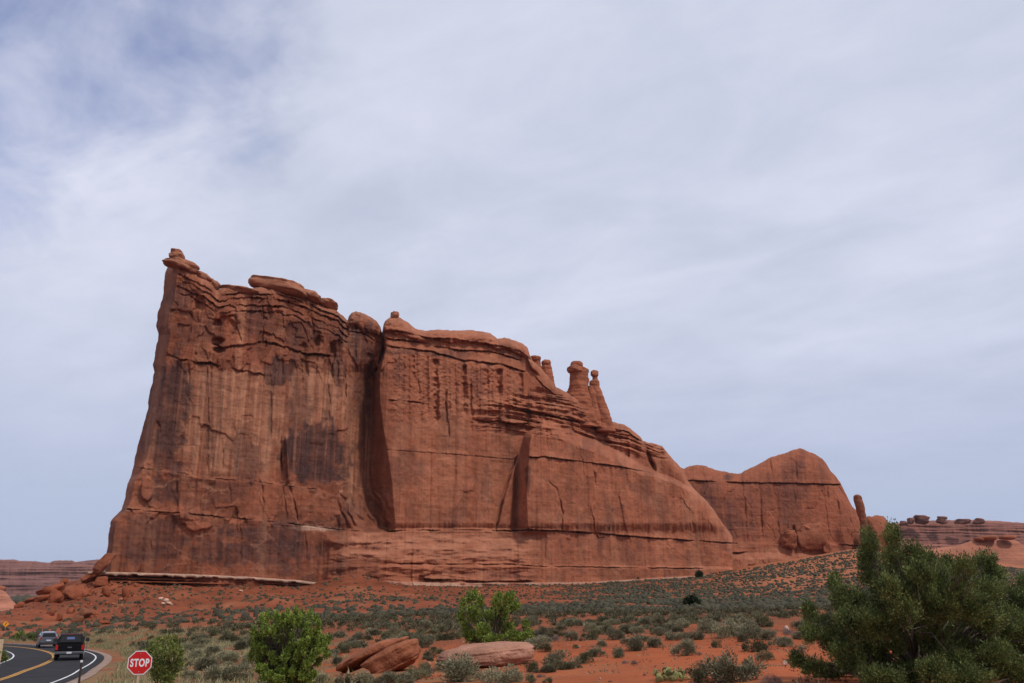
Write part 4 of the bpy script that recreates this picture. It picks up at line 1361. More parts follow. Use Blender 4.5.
caprock(-8, 5, 585.4, 592, 645, 10, 97, 0.1, sl2, 'caprock', ROCK_R * 0.9, 3, 0.05, 0.10, M_CLIFF)


# ------------------------------------------------------------------ loose rocks
def rock_thing(name, px, py, w, h, label, seed, group=None, tint=TALUS * 1.15, mat=None, depth=0.8, tilt=0.0, rough=0.2, cuts=9, square=0.5, sub=4, strata=0.05, sink=0.22, cat='boulder', yaw=None):
    """w, h: size in the picture; (px, py): where its foot stands"""
    c = at_ground(px, py)
    s = pxm(px, py, c.y)
    me = rock_mesh(name, (w * s, w * s * depth, h * s * (1 + sink)), seed, sub, rough, cuts, strata, tint, square)
    o = link(name, me, mat or M_TALUS, None, c + Vector((0, w * s * depth * 0.3, h * s * 0.5 * (1 - sink))))
    o.rotation_euler = (0, -tilt, random.uniform(-0.5, 0.5) if yaw is None else yaw)
    return tag(o, label, cat, group)


GT = 'boulders fallen on the red slope below the butte'
for i, (px, py, w, h, tl, lab) in enumerate((
        (63, 584.5, 8.5, 7.5, 0, 'round red boulder perched on the skyline left of the butte'),
        (49, 597, 27, 15, .35, 'largest tilted red slab on the shoulder of the talus left of the butte'),
        (54, 603, 13, 13, .1, 'blocky red boulder below the large tilted slab on the talus'),
        (73, 600, 26, 15, .15, 'broad red boulder right of the large tilted slab on the talus'),
        (64, 601, 10, 9, -.3, 'small dark boulder wedged between the two biggest talus blocks'),
        (43, 602, 21, 8, .3, 'long low red rock stretching down the left rim of the talus'),
        (29, 603, 18, 6, .35, 'flat red rock midway along the left rim of the talus'),
        (18, 608, 10, 5, .4, 'small flat rock low on the left rim of the talus'),
        (90, 583, 22, 11, .25, 'broad red block at the tip of the pale ledge below the leaning flake'),
        (99, 587, 15, 10, .1, 'red block right under the left end of the pale ledge'),
        (104, 596, 8.5, 9, .4, 'upright red boulder below the pale ledge on the talus'),
        (124, 599, 11, 10, -.2, 'rounded red boulder on the bare slope right of the upright one'),
        (81, 620, 15, 11, .35, 'grey brown boulder with a peaked top just above the light track'),
        (76, 623.5, 10, 8, .1, 'smaller brown boulder leaning on the peaked grey brown one'),
        (59, 622, 6, 8, 0, 'dark narrow boulder left of the grey brown pair above the track'),
        (51, 617, 7.5, 6, .2, 'small red rock on the slope left of the dark narrow boulder'),
        (102, 624.5, 13, 4, 0, 'flat red slab lying at the light track above the truck'),
        (69, 614, 9, 5.5, .1, 'low red rock uphill from the grey brown boulder pair'))):
    rock_thing('boulder', px, py, w, h, lab, 200 + i, GT, TALUS * (np.array((0.95, 1.3, 1.5)) if i in (12, 13) else 1.2), tilt=tl, sub=4 if w > 12 else 3)
r = np.random.default_rng(31)
for i in range(110):
    px = float(np.clip(r.normal(85, 42), 4, 190))
    py = float(r.uniform(579, 617)) + max(0, 30 - px) * 0.6
    if px < 62 and py < 612 - px * 0.42 + 3:
        continue
    w = float(r.uniform(1.6, 4.6))
    if py < 590 and px < 58:
        continue
    rock_thing('rock', px, py + 1.5, w, w * r.uniform(.5, .85), 'small loose red rock among the rubble on the talus left of the butte', 300 + i, 'small rocks in the rubble below the butte',
               TALUS * r.uniform(1.0, 1.35) * (np.array((1.3, 1.9, 2.3)) if r.random() < .14 else 1), sub=2, tilt=r.uniform(-.4, .4), cat='rock')
for i, (px, py, w, h) in enumerate(((160, 600, 6, 3), (165, 602, 7, 4), (168, 605, 6, 3.5), (163, 605, 5, 3), (171, 607, 4, 2.4), (240, 592.5, 5, 2))):
    rock_thing('rock', px, py, w, h, 'pale whitish rock in a small heap on the red slope below the butte' if i < 5 else 'single pale rock on the red slope, right of the small pale heap', 360 + i, 'pale rocks on the red slope', CREAM * 1.1, sub=2, cat='rock')
# leaning flake at the foot of the left end
c = at(105, 562, 293)
s_ = pxm(105, 561, 293)
o = link('leaning_slab', rock_mesh('leaning_slab', (11 * s_, 6, 26 * s_), 44, 4, 0.16, 4, 0.04, ROCK_R * 0.8, 0.5), M_CLIFF, None, c)
o.rotation_euler = (0, math.radians(34), 0.3)
tag(o, 'orange red rock flake leaning against the left foot of the butte', 'rock slab')

# split boulder and flat boulder in the foreground
c = at_ground(376, 673)
s_ = pxm(376, 660, c.y)
root = empty('split_boulder', c)
tag(root, 'split red boulder of two tilted slabs beside the dense green tree', 'boulder')
for i, (x, z, ln, th, tl, sq, dz) in enumerate(((-4.5, 19, 74, 18, 26, .62, 0.05), (15.5, 12.5, 60, 25, 25, .6, -0.25))):
    me = rock_mesh('slab', (ln * s_, 1.5, th * s_), 420 + i, 5, 0.09, 4, 0.06, np.array((0.27, 0.092, 0.045)), sq)
    k = link('slab', me, M_BOULDER, root, (x * s_, dz, z * s_))
    k.rotation_euler = (0, -math.radians(tl), -0.05)
c = at_ground(484, 668)
s_ = pxm(484, 655, c.y)
o = link('flat_boulder', rock_mesh('flat_boulder', (104 * s_, 2.6, 25 * s_), 433, 5, 0.09, 3, 0.04, np.array((0.36, 0.175, 0.115)), 0.68), M_BOULDER, None, c + Vector((0, 1.0, 8.5 * s_)))
o.rotation_euler = (0, -math.radians(5), 0.08)
tag(o, 'long low pale red boulder half sunk in sand before the branching green tree', 'boulder')
for px, py, w, h, lab, sd in ((787, 631.5, 5.5, 5.5, 'small pinkish white rock standing among sagebrush left of the juniper', 1), (785.5, 666, 5, 6, 'pale tilted stone on the sand beside the low juniper bough', 2),
                              (428, 667, 7, 5, 'small red stone at the left end of the flat boulder', 3), (814.5, 658, 3, 2, 'tiny white pebble on the red sand under the juniper', 4)):
    rock_thing('rock', px, py, w, h, lab, 440 + sd, None, (0.40, 0.165, 0.10) if sd == 3 else np.array((0.5, 0.34, 0.27)), M_BOULDER, sub=3, cat='rock', sink=0.1)


# ------------------------------------------------------------------ plants
def diamonds(P, D, L, Wd, rng):
    """one leaf per point: centre line D, length L, width Wd"""
    n = len(P)
    D = D / (np.linalg.norm(D, axis=1)[:, None] + 1e-9)
    R = rng.normal(size=(n, 3))
    S_ = np.cross(D, R)
    S_ /= (np.linalg.norm(S_, axis=1)[:, None] + 1e-9)
    L = np.broadcast_to(L, (n,))[:, None]
    Wd = np.broadcast_to(Wd, (n,))[:, None]
    v = np.stack([P, P + D * L * 0.5 + S_ * Wd * 0.5, P + D * L, P + D * L * 0.5 - S_ * Wd * 0.5], 1)
    q = np.arange(n * 4).reshape(n, 4)
    return v.reshape(-1, 3), q


def tube(path, r0, r1, seg=6):
    path = np.array(path, float)
    n = len(path)
    t = np.gradient(path, axis=0)
    t /= np.linalg.norm(t, axis=1)[:, None] + 1e-9
    ref = np.array((0.31, 0.87, 0.2))
    a = np.cross(t, ref)
    a /= np.linalg.norm(a, axis=1)[:, None] + 1e-9
    b = np.cross(t, a)
    th = np.linspace(0, 2 * math.pi, seg, endpoint=False)
    rr = np.linspace(r0, r1, n)[:, None, None]
    V = path[:, None, :] + rr * (np.cos(th)[None, :, None] * a[:, None, :] + np.sin(th)[None, :, None] * b[:, None, :])
    idx = np.arange(n * seg).reshape(n, seg)
    q = np.stack([idx[:-1], np.roll(idx[:-1], -1, 1), np.roll(idx[1:], -1, 1), idx[1:]], -1).reshape(-1, 4)
    return V.reshape(-1, 3), q


def merge(parts):
    V, Q, o_ = [], [], 0
    for v, q in parts:
        V.append(v)
        Q.append(np.asarray(q) + o_)
        o_ += len(v)
    return np.concatenate(V), np.concatenate(Q)


def shrub_geo(seed, nleaf=3600, height=0.66, L=0.070, Wd=0.019, clumps=17, up=0.6):
    """a bush about one metre across: clumps of fine leaves on twigs"""
    r = np.random.default_rng(seed)
    parts = []
    cs = []
    a0 = r.uniform(0, 6.28)
    lop = r.uniform(0.85, 1.15)
    for i in range(clumps):
        a = r.uniform(0, 2 * math.pi)
        e = math.asin(r.uniform(0.05, 1.0))
        rad = r.uniform(0.6, 0.95)
        out_ = 0.40 * rad * lop * (1 + 0.35 * math.cos(a - a0))
        cs.append((out_ * math.cos(a) * math.cos(e), out_ * math.sin(a) * math.cos(e), height * (0.12 + 0.66 * rad * r.uniform(0.6, 1.1) * math.sin(e)), r.uniform(0.08, 0.21)))
    for (x, y, z, rr) in cs:
        k = int(nleaf / clumps)
        d = r.normal(size=(k, 3))
        d /= np.linalg.norm(d, axis=1)[:, None]
        P = np.array((x, y, z)) + d * rr * (r.uniform(0.25, 1, (k, 1)) ** 0.6) * np.array((1, 1, 0.85))
        P[:, 2] = np.maximum(P[:, 2], 0.01)
        D = d * 0.7 + np.array((x, y, 0)) * 0.9 + np.array((0, 0, up)) + r.normal(size=(k, 3)) * 0.25
        parts.append(diamonds(P, D, L * r.uniform(0.6, 1.3, k), Wd * r.uniform(0.7, 1.3, k), r))
        path = [(0.02 * r.normal(), 0.02 * r.normal(), -0.03), (x * 0.45, y * 0.45, z * 0.4), (x, y, z)]
        parts.append(tube(path, 0.012, 0.004, 3))
    return merge(parts)


SHRUB = {}
for kind, mat, n, args in (('sage', M_SAGE, 8, dict()), ('dark', M_DARKSHRUB, 6, dict(nleaf=3000, height=0.72, L=0.055, Wd=0.022, clumps=18, up=0.3)),
                           ('dead', M_DEAD, 2, dict(nleaf=1800, height=0.5, L=0.11, Wd=0.008, clumps=14, up=0.3))):
    SHRUB[kind] = []
    for k in range(n):
        v, q = shrub_geo(500 + 17 * k + len(kind), **args)
        me = np_mesh(kind, v, q)
        me.materials.append(mat)
        SHRUB[kind].append(me)


def put_shrub(x, y, w, kind, name, label, cat, group, hs=1.0, rng=random):
    me = rng.choice(SHRUB[kind])
    o = link(name, me, None, None, (x, y, float(ground(x, y)[0]) - 0.03 * w))
    o.scale = (w * rng.uniform(.9, 1.3), w * rng.uniform(.85, 1.2), w * hs * rng.uniform(.78, 1.0))
    o.rotation_euler = (0, 0, rng.uniform(0, 6.28))
    return tag(o, label, cat, group)


G_NEAR = 'sagebrush on the red sand in the foreground'
G_LEFT = 'sagebrush thicket left of the dense green tree'
G_MID = 'bushes scattered over the flats'
hand = [  # foot column, foot row, width, kind, own label
    (736, 681, 50, 'sage', 'largest grey green sagebrush dome on the red sand left of the juniper'),
    (459, 682, 48, 'sage', 'wide grey sagebrush in front of the flat pale boulder'),
    (501, 683, 36, 'sage', 'grey green sagebrush right of the wide one before the flat boulder'),
    (700, 684, 29, 'dark', 'dark rounded shrub left of the largest sagebrush dome'),
    (687, 656, 25, 'sage', 'grey sagebrush standing alone on red sand above the prickly pear'),
    (634, 651, 27, 'sage', 'tall sagebrush heading the row across the red sand'),
    (657, 648, 19, 'sage', None), (759, 652, 24, 'dark', 'dark twin-topped bush on the sand above the largest sagebrush'),
    (766, 661, 15, 'dark', None), (731, 637, 32, 'sage', 'broad sagebrush at the back edge of the open sand'), (756, 638, 26, 'sage', None), (771, 640, 19, 'sage', None), (786, 647, 17, 'sage', None),
    (717, 648, 14, 'dark', None), (743, 642, 14, 'sage', None), (700, 655, 8, 'dead', None), (802, 653, 11, 'dead', None), (789, 635, 12, 'dead', None), (774, 684, 19, 'dead', None),
    (695, 640, 18, 'sage', None), (674, 640, 20, 'sage', None), (613, 640, 18, 'sage', None), (601, 647, 11, 'sage', None), (571, 641, 16, 'sage', None), (576, 649, 8, 'dark', None),
    (584, 638, 7, 'dark', None), (563, 637, 10, 'dark', None), (591, 632, 19, 'sage', None), (620, 658, 15, 'sage', None), (597, 657, 20, 'sage', None), (585, 664, 21, 'dark', 'dark bush at the right end of the low sage row below the flat boulder'),
    (561, 669, 28, 'sage', None), (549, 673, 14, 'sage', None), (545, 653, 14, 'dark', None), (540, 649, 20, 'sage', 'grey bush at the right end of the flat boulder'), (549, 640, 13, 'dark', None), (556, 635, 10, 'dark', None),
    (635, 665, 9, 'dead', 'small dead purple brown twig bush alone on the sand'), (626, 664, 8, 'dead', None), (549, 684, 10, 'dark', None), (533, 672, 19, 'dark', None), (547, 673, 16, 'sage', None), (531, 683, 15, 'dark', None),
    (487, 666, 13, 'dark', None), (513, 662, 18, 'dark', 'small dark shrub at the foot of the flat boulder'), (417, 648, 28, 'sage', 'grey sagebrush clump right behind the split boulder'), (402, 645, 16, 'sage', None), (453, 640, 13, 'dark', None), (433, 651, 9, 'dark', None),
    (429, 659, 15, 'dark', None), (440, 654, 10, 'dark', None), (417, 679, 22, 'dark', 'dark shrub under the right end of the split boulder'), (402, 684, 22, 'sage', None), (386, 685, 22, 'sage', None), (363, 686, 22, 'sage', None), (346, 685, 20, 'sage', None), (322, 684, 17, 'sage', None),
    (215, 684, 34, 'sage', 'pale grey sagebrush left of the dense green tree'), (241, 679, 30, 'sage', None), (204, 670, 26, 'sage', None), (228, 663, 22, 'sage', None), (250, 664, 20, 'sage', None), (211, 655, 17, 'sage', None),
    (239, 650, 16, 'sage', None), (225, 643, 14, 'dark', None), (252, 647, 14, 'dark', None), (196, 660, 18, 'sage', None), (337, 666, 15, 'sage', None), (348, 658, 20, 'sage', None), (333, 656, 13, 'sage', None), (190, 680, 20, 'sage', None),
    (411, 660, 9, 'dark', 'narrow dark green shrub tight against the split boulder'), (424, 672, 17, 'dark', None), (470, 676, 14, 'dark', None), (642, 642, 14, 'sage', None), (660, 636, 16, 'sage', None), (712, 633, 22, 'sage', None), (747, 631, 20, 'sage', None), (628, 634, 18, 'sage', None),
    (605, 628, 14, 'dark', None), (570, 626, 14, 'sage', None), (645, 628, 18, 'sage', None), (680, 628, 20, 'sage', None), (765, 627, 20, 'dark', None), (800, 640, 16, 'sage', None), (808, 630, 18, 'sage', None), (305, 684, 16, 'sage', None), (263, 684, 18, 'sage', None), (182, 668, 15, 'dark', None)]
rh = np.random.default_rng(123)
for _ in range(46):      # small fill-ins that knit the rows together
    h_ = hand[int(rh.integers(30, len(hand)))]
    hand.append((float(h_[0] + rh.normal(0, 16)), float(min(684, h_[1] + rh.normal(1, 2.5))), float(rh.uniform(5, 12)), ['sage', 'dark', 'dead'][int(rh.choice(3, p=[.45, .35, .2]))], None))
hand = [h_ for h_ in hand if not (345 < h_[0] < 420 and 645 < h_[1] < 672 and h_[4] is None)]
for px, py, w, kind, lab in hand:
    c = at_ground(px, py)
    s_ = pxm(px, py, c.y)
    nm = {'sage': 'sagebrush', 'dark': 'dark_shrub', 'dead': 'dead_shrub'}[kind]
    if lab is None:
        if px < 340:
            lab, grp = {'sage': 'one of the grey sagebrushes crowded round the dense green tree', 'dark': 'one of the dark shrubs crowded round the dense green tree', 'dead': 'one of the brown twig bushes crowded round the dense green tree'}[kind], G_LEFT
        elif px < 560:
            lab, grp = {'sage': 'one of the grey sagebrushes set close about the two foreground boulders', 'dark': 'one of the small dark shrubs set close about the two foreground boulders', 'dead': 'one of the brown twig bushes set close about the two foreground boulders'}[kind], 'shrubs about the foreground boulders'
        else:
            lab, grp = {'sage': 'one of the grey sagebrushes standing in rows across the open red sand', 'dark': 'one of the small dark shrubs dotted over the open red sand', 'dead': 'one of the brown dead twig bushes on the red sand'}[kind], G_NEAR
    else:
        grp = G_LEFT if px < 340 else G_NEAR
    put_shrub(c.x, c.y + 0.15, w * s_ * 1.2, kind, nm, lab, 'shrub', grp, random.uniform(0.9, 1.15))

# the flats beyond: the largest become bushes of their own, the rest one mass of scrub
r = np.random.default_rng(77)


def cover(x, y):
    """bushes per square metre"""
    Y = y
    al = x / Y
    pat = fbm(x / 12, y / 12, 4.4, 3)
    big = fbm(x / 55, y / 40, 9.4, 3)
    dens = 0.30 * sst(42, 60, Y) * sst(-0.55, 0.25, pat) * (1 - 0.5 * sst(0.1, 0.5, -big))
    dens = np.where(Y > 110, 0.40 * sst(-0.75, 0.1, pat), dens)
    # red talus is nearly bare
    bare = sst(138, 178, Y + 45 * sst(-0.15, -0.4, al) - 60 * sst(-0.05, 0.15, al)) * (1 - sst(0.02, 0.16, al - 0.0003 * (260 - Y)))
    dens = dens * (1 - bare) + bare * (0.05 + 0.09 * sst(-0.1, 0.5, big))
    hill = sst(0.08, 0.22, al) * sst(190, 270, Y)
    dens = dens * (1 - hill) + hill * (0.20 + 0.1 * big)
    return dens


cand = 60000
Yc = np.sqrt(r.uniform(40 ** 2, 452 ** 2, cand * 4))
ac = r.uniform(-0.62, 0.66, cand * 4)
xc, yc = ac * Yc, Yc
area = 1.28 * (452 ** 2 - 40 ** 2) / 2
acc = r.uniform(0, 1, len(xc)) < cover(xc, yc) * area / len(xc)
d_, s__, z__ = road_dist(xc, yc)
acc &= d_ > 7.0
# nothing grows inside the cliffs
uu = (xc - PA.o[0]) * PA.n[0] + (yc - PA.o[1]) * PA.n[1]
acc &= (uu > 3.0) | (xc > 118)
acc &= ~((xc > 110) & (yc > 440 + 0 * xc))
xc, yc = xc[acc], yc[acc]
zc = ground(xc, yc)
px_, py_ = project(xc, yc, zc)
size = r.uniform(0.45, 1.15, len(xc)) * np.where((yc > 200) & (xc / yc < 0.1), 0.8, 1.0)
inpic = (px_ > -30) & (px_ < 1054)
xc, yc, zc, size, px_ = xc[inpic], yc[inpic], zc[inpic], size[inpic], px_[inpic]
vis = size / yc
order = np.argsort(-vis)
n_ind = 160
for i in order[:n_ind]:
    kind = 'sage' if r.random() < 0.6 else 'dark'
    side = 'left' if px_[i] < 330 else ('mid' if px_[i] < 620 else 'right')
    where = {'left': 'on the flats between road and dense green tree', 'mid': 'on the flats behind the two foreground boulders',
             'right': 'on the flats behind the open red sand'}[side]
    nm = {'sage': 'sagebrush', 'dark': 'dark_shrub'}[kind]
    put_shrub(float(xc[i]), float(yc[i]), float(size[i]) * 1.15, kind, nm, ('one of many grey sagebrushes ' if kind == 'sage' else 'one of many dark shrubs ') + where, 'shrub', G_MID, random.uniform(0.85, 1.15))
rest = order[n_ind:]
nearr = rest[yc[rest] < 125]
farr = rest[yc[rest] >= 125]
parts = []
lods = [shrub_geo(900 + k, nleaf=150, L=0.22, Wd=0.075, clumps=8) for k in range(5)]
for i in nearr:
    v, q = lods[int(r.integers(5))]
    a = r.uniform(0, 6.28)
    R_ = np.array(((math.cos(a), -math.sin(a), 0), (math.sin(a), math.cos(a), 0), (0, 0, 1)))
    parts.append((v @ R_.T * size[i] * 1.15 + np.array((xc[i], yc[i], zc[i] - 0.03)), q))
v, q = merge(parts)
o = link('scrub', np_mesh('scrub', v, q), M_SCRUBNEAR)
tag(o, kind='stuff')
# far bushes: small jagged domes
nf = len(farr)
th = np.linspace(0, 2 * math.pi, 6, endpoint=False)
unit = np.concatenate([np.stack([0.5 * np.cos(th), 0.5 * np.sin(th), 0.0 * th - 0.05], -1), np.stack([0.42 * np.cos(th + .5), 0.42 * np.sin(th + .5), 0 * th + 0.36], -1), [(0, 0, 0.62)]])
qs = [(k, (k + 1) % 6, 6 + k) for k in range(6)] + [((k + 1) % 6, 6 + (k + 1) % 6, 6 + k) for k in range(6)] + [(6 + k, 6 + (k + 1) % 6, 12) for k in range(6)]
jit = r.normal(0, 0.085, (nf, 13, 3))
sx = size[farr][:, None, None] * np.array((1.15, 1.15, 1.0)) * r.uniform(0.75, 1.3, (nf, 1, 3))
V = (unit[None] + jit) * sx + np.stack([xc[farr], yc[farr], zc[farr]], -1)[:, None, :]
T = (np.array(qs)[None] + (np.arange(nf) * 13)[:, None, None]).reshape(-1, 3)
o = link('scrub', np_mesh('far scrub', V.reshape(-1, 3), None, T), M_SCRUB)
tag(o, kind='stuff')
print('individual bushes', len(hand) + n_ind, 'scrub near', len(nearr), 'far', nf)

# low herbs and litter between the bushes, pebbles on the sand
nl = 5200
ly = np.sqrt(r.uniform(17 ** 2, 70 ** 2, nl))
lx = r.uniform(-0.5, 0.62, nl) * ly
keep = (fbm(lx / 3.5, ly / 3.5, 5.1, 3) + 0.35 * fbm(lx / 15, ly / 15, 7.1, 2) > r.uniform(-0.15, 0.5, nl)) & (road_dist(lx, ly)[0] > 6)
lx, ly = lx[keep], ly[keep]
lz = ground(lx, ly)
nb = 12
sz = np.repeat(r.uniform(.5, 1.5, len(lx)), nb)
P = np.repeat(np.stack([lx, ly, lz - 0.01], -1), nb, 0) + r.normal(0, 0.11, (len(lx) * nb, 3)) * np.array((1, 1, 0)) * sz[:, None]
D = np.stack([r.normal(0, .8, len(P)), r.normal(0, .8, len(P)), np.abs(r.normal(0.6, .35, len(P)))], -1)
v, q = diamonds(P, D, r.uniform(.06, .16, len(P)) * sz, r.uniform(.012, .03, len(P)), r)
o = link('ground_litter', np_mesh('ground_litter', v, q), M_LITTER)
tag(o, kind='stuff')
nl = 3800
ly = np.sqrt(r.uniform(17 ** 2, 60 ** 2, nl))
lx = r.uniform(-0.5, 0.62, nl) * ly
keep = (fbm(lx / 5, ly / 5, 15.1, 3) > r.uniform(-0.3, 0.6, nl)) & (road_dist(lx, ly)[0] > 3.6)
lx, ly = lx[keep], ly[keep]
lz = ground(lx, ly)
nl = len(lx)
V = ICO[1][0][None] * (r.uniform(.012, .05, (nl, 1, 1)) * r.uniform(.6, 1.3, (nl, 1, 3)) * (1 + r.normal(0, .12, (nl, 12, 1)))) + np.stack([lx, ly, lz + .008], -1)[:, None, :]
T = (ICO[1][1][None] + (np.arange(nl) * 12)[:, None, None]).reshape(-1, 3)
pc = np.repeat(np.array((0.26, 0.10, 0.06)) * r.uniform(.55, 1.25, (nl, 1)) + (r.random((nl, 1)) < .1) * np.array((.14, .14, .12)), 12, 0)
o = link('pebbles', np_mesh('pebbles', V.reshape(-1, 3), None, T, True, pc), M_BOULDER)
tag(o, kind='stuff')

# dry grass along the road
ng = 7000
t = r.integers(40, len(RC) - 30, ng)
tn = np.gradient(RC[:, :2], axis=0)
tn /= np.linalg.norm(tn, axis=1)[:, None]
off = HALF + 2.2 + np.abs(r.normal(0, 5.5, ng))
off = np.where(r.random(ng) < 0.25, -off - 0.2, off)
gx = RC[t, 0] + tn[t, 1] * off + r.normal(0, .4, ng)
gy = RC[t, 1] - tn[t, 0] * off + r.normal(0, .4, ng)
dd, _, _ = road_dist(gx, gy)
ok = (dd > HALF + 2.0) & (fbm(gx / 4, gy / 4, 2.7, 3) > -0.25) & (gy > 12) & (gx / gy < -0.17)
gx, gy = gx[ok], gy[ok]
gz = ground(gx, gy)
nb = 9
P = np.repeat(np.stack([gx, gy, gz - 0.02], -1), nb, 0) + r.normal(0, 0.09, (len(gx) * nb, 3)) * np.array((1, 1, 0))
D = np.stack([r.normal(0, .35, len(P)), r.normal(0, .35, len(P)), np.ones(len(P))], -1)
v, q = diamonds(P, D, r.uniform(.15, .42, len(P)), r.uniform(.02, .045, len(P)), r)
o = link('grass', np_mesh('grass', v, q), M_GRASS)
tag(o, kind='stuff')


# ------------------------------------------------------------------ trees
def tree(name, base_px, base_py, Y, clumps, label, cat, leafmat, barkmat, seed, n_per=260, L=0.1, Wd=0.05, spread=0.9, trunk_r=0.06, tuft=1, stems=1, outward=0.7, limb=0.3, trunk_name='trunk', group=None, ground_z=None, dead=0, tuftr=0.1):
    """clumps: (column, row, half width, half height) of foliage as it hangs on the limbs; depth is scattered round the stem"""
    r = np.random.default_rng(seed)
    s = pxm(base_px, base_py, Y)
    b = at(base_px, base_py, Y)
    gz = float(ground(b.x, b.y)[0])
    base = np.array((b.x, b.y, gz))
    root = empty(name, base)
    tag(root, label, cat, group)
    xs = np.array([c[0] for c in clumps])
    halfw = max(1e-3, (xs.max() - xs.min()) / 2 * s)
    cz_all = np.array([at(c[0], c[1], Y).z for c in clumps])
    wood, leaves = [], []
    mids = []
    for (cx, cy, rx, ry) in clumps:
        p = at(cx, cy, Y)
        wx = (p.x - b.x)
        room = math.sqrt(max(0.05, 1 - min(1, abs(wx) / halfw) ** 2)) * halfw * spread
        dy = r.uniform(-room, room)
        # keep it at its own place in the view although it stands nearer or farther
        k = (Y + dy) / Y
        c = np.array((p.x * k, Y + dy, CZ + (p.z - CZ) * k)) - base
        c[2] = max(c[2], ry * s * 0.6)
        rad = np.array((rx * s, (rx + ry) / 2 * s, ry * s)) * k
        mids.append((c, rad))
    st0 = [np.array((r.normal(0, .12) * (stems > 1), r.normal(0, .12) * (stems > 1), -0.05)) for _ in range(stems)]
    for j, (c, rad) in enumerate(mids):
        s0 = st0[j % stems]
        h1 = c[2] * (limb + r.uniform(-.08, .08))
        p1 = s0 * 0.6 + np.array((c[0] * 0.15, c[1] * 0.15, h1))
        p2 = p1 * 0.45 + c * 0.55 + r.normal(0, 0.06, 3) * c[2]
        t_ = np.linspace(0, 1, 8)[:, None]
        path = (1 - t_) ** 3 * s0 + 3 * t_ * (1 - t_) ** 2 * p1 + 3 * t_ ** 2 * (1 - t_) * p2 + t_ ** 3 * c
        wood.append(tube(path, trunk_r * r.uniform(.55, .9), trunk_r * 0.12, 6))
        for _ in range(5):
            e = c + r.normal(size=3) * rad * 0.75
            wood.append(tube([path[5], (path[5] + e) / 2 + r.normal(0, .03, 3), e], trunk_r * 0.16, trunk_r * 0.05, 3))
        vol = max(0.35, min(3.0, (rad[0] * rad[2]) / (0.3 * 0.3)))
        nt = int(n_per * vol / tuft)
        d = r.normal(size=(nt, 3))
        d /= np.linalg.norm(d, axis=1)[:, None]
        off_ = fbm(d[:, 0] * 1.6 + j, d[:, 1] * 1.6, d[:, 2] * 1.6, 3)
        P = c + d * rad * ((r.uniform(0.1, 1, nt) ** 0.5) * (1 + 0.45 * off_))[:, None]
        D = d * outward + np.array((0, 0, 0.55)) + c / (np.linalg.norm(c) + 1e-6) * 0.35
        if tuft > 1:
            P = np.repeat(P, tuft, 0)
            D = np.repeat(D, tuft, 0)
            P = P + r.normal(0, tuftr, P.shape) * np.array((0.6, 0.6, 1.0))
        D = D + r.normal(0, 0.45, D.shape)
        P[:, 2] = np.maximum(P[:, 2], 0.02)
        leaves.append(diamonds(P, D, L * r.uniform(.6, 1.35, len(P)), Wd * r.uniform(.7, 1.3, len(P)), r))
    top = np.array(mids[int(np.argmax([m[0][2] for m in mids]))][0])
    wood.append(tube([st0[0] + np.array((0, 0, -0.1)), np.array((top[0] * 0.1, top[1] * 0.1, top[2] * 0.35)), np.array((top[0] * 0.4, top[1] * 0.4, top[2] * 0.7))], trunk_r * 1.25, trunk_r * 0.5, 8))
    for _ in range(dead):
        c, rad = mids[int(r.integers(len(mids)))]
        p0 = c * r.uniform(.5, .9)
        e = c + r.normal(size=3) * rad * 0.9
        e[1] -= rad[1] * 0.8
        m_ = (p0 + e) / 2 + r.normal(0, .08, 3)
        wood.append(tube([p0, m_, e], 0.016, 0.004, 4))
        for _2 in range(3):
            wood.append(tube([m_, m_ + r.normal(0, .14, 3), m_ + r.normal(0, .25, 3)], 0.007, 0.003, 3))
    v, q = merge(wood)
    link(trunk_name, np_mesh('trunk', v, q, None, True), barkmat, root)
    v, q = merge(leaves)
    link('crown', np_mesh('crown', v, q), leafmat, root)
    return root


r2 = np.random.default_rng(5)
# dense young tree left of centre
cl = []
for k in range(150):
    a = r2.uniform(0, 2 * math.pi)
    rr = math.sqrt(r2.uniform(0, 1))
    cx, cy = 288 + 35.5 * rr * math.cos(a), 650 - 32.5 * rr * math.sin(a)
    cl.append((cx, cy, r2.uniform(2.4, 4.2), r2.uniform(3.6, 6.6)))
cl += [(262, 620, 2.6, 7), (268, 617, 2.4, 6), (276, 617, 3, 7), (296, 613, 2.4, 7), (302, 615, 2.4, 6), (310, 616, 3, 7), (318, 626, 3, 7), (254, 632, 3, 7), (328, 640, 2.5, 6), (251, 656, 3, 6), (326, 654, 3, 6), (288, 615, 2.6, 7), (283, 618, 2, 6), (316, 619, 2, 5)]
for k in range(26):
    cl.append((r2.uniform(262, 314), r2.uniform(668, 688), r2.uniform(3, 5), r2.uniform(3, 5)))
tree('young_tree', 288, 692, 25.5, cl, 'dense bright green young tree with a rounded crown left of the split boulder', 'tree', M_GREENLEAF, M_BARKDARK, 61, n_per=760, L=0.055, Wd=0.033, trunk_r=0.032, stems=5, limb=0.2, spread=0.95)
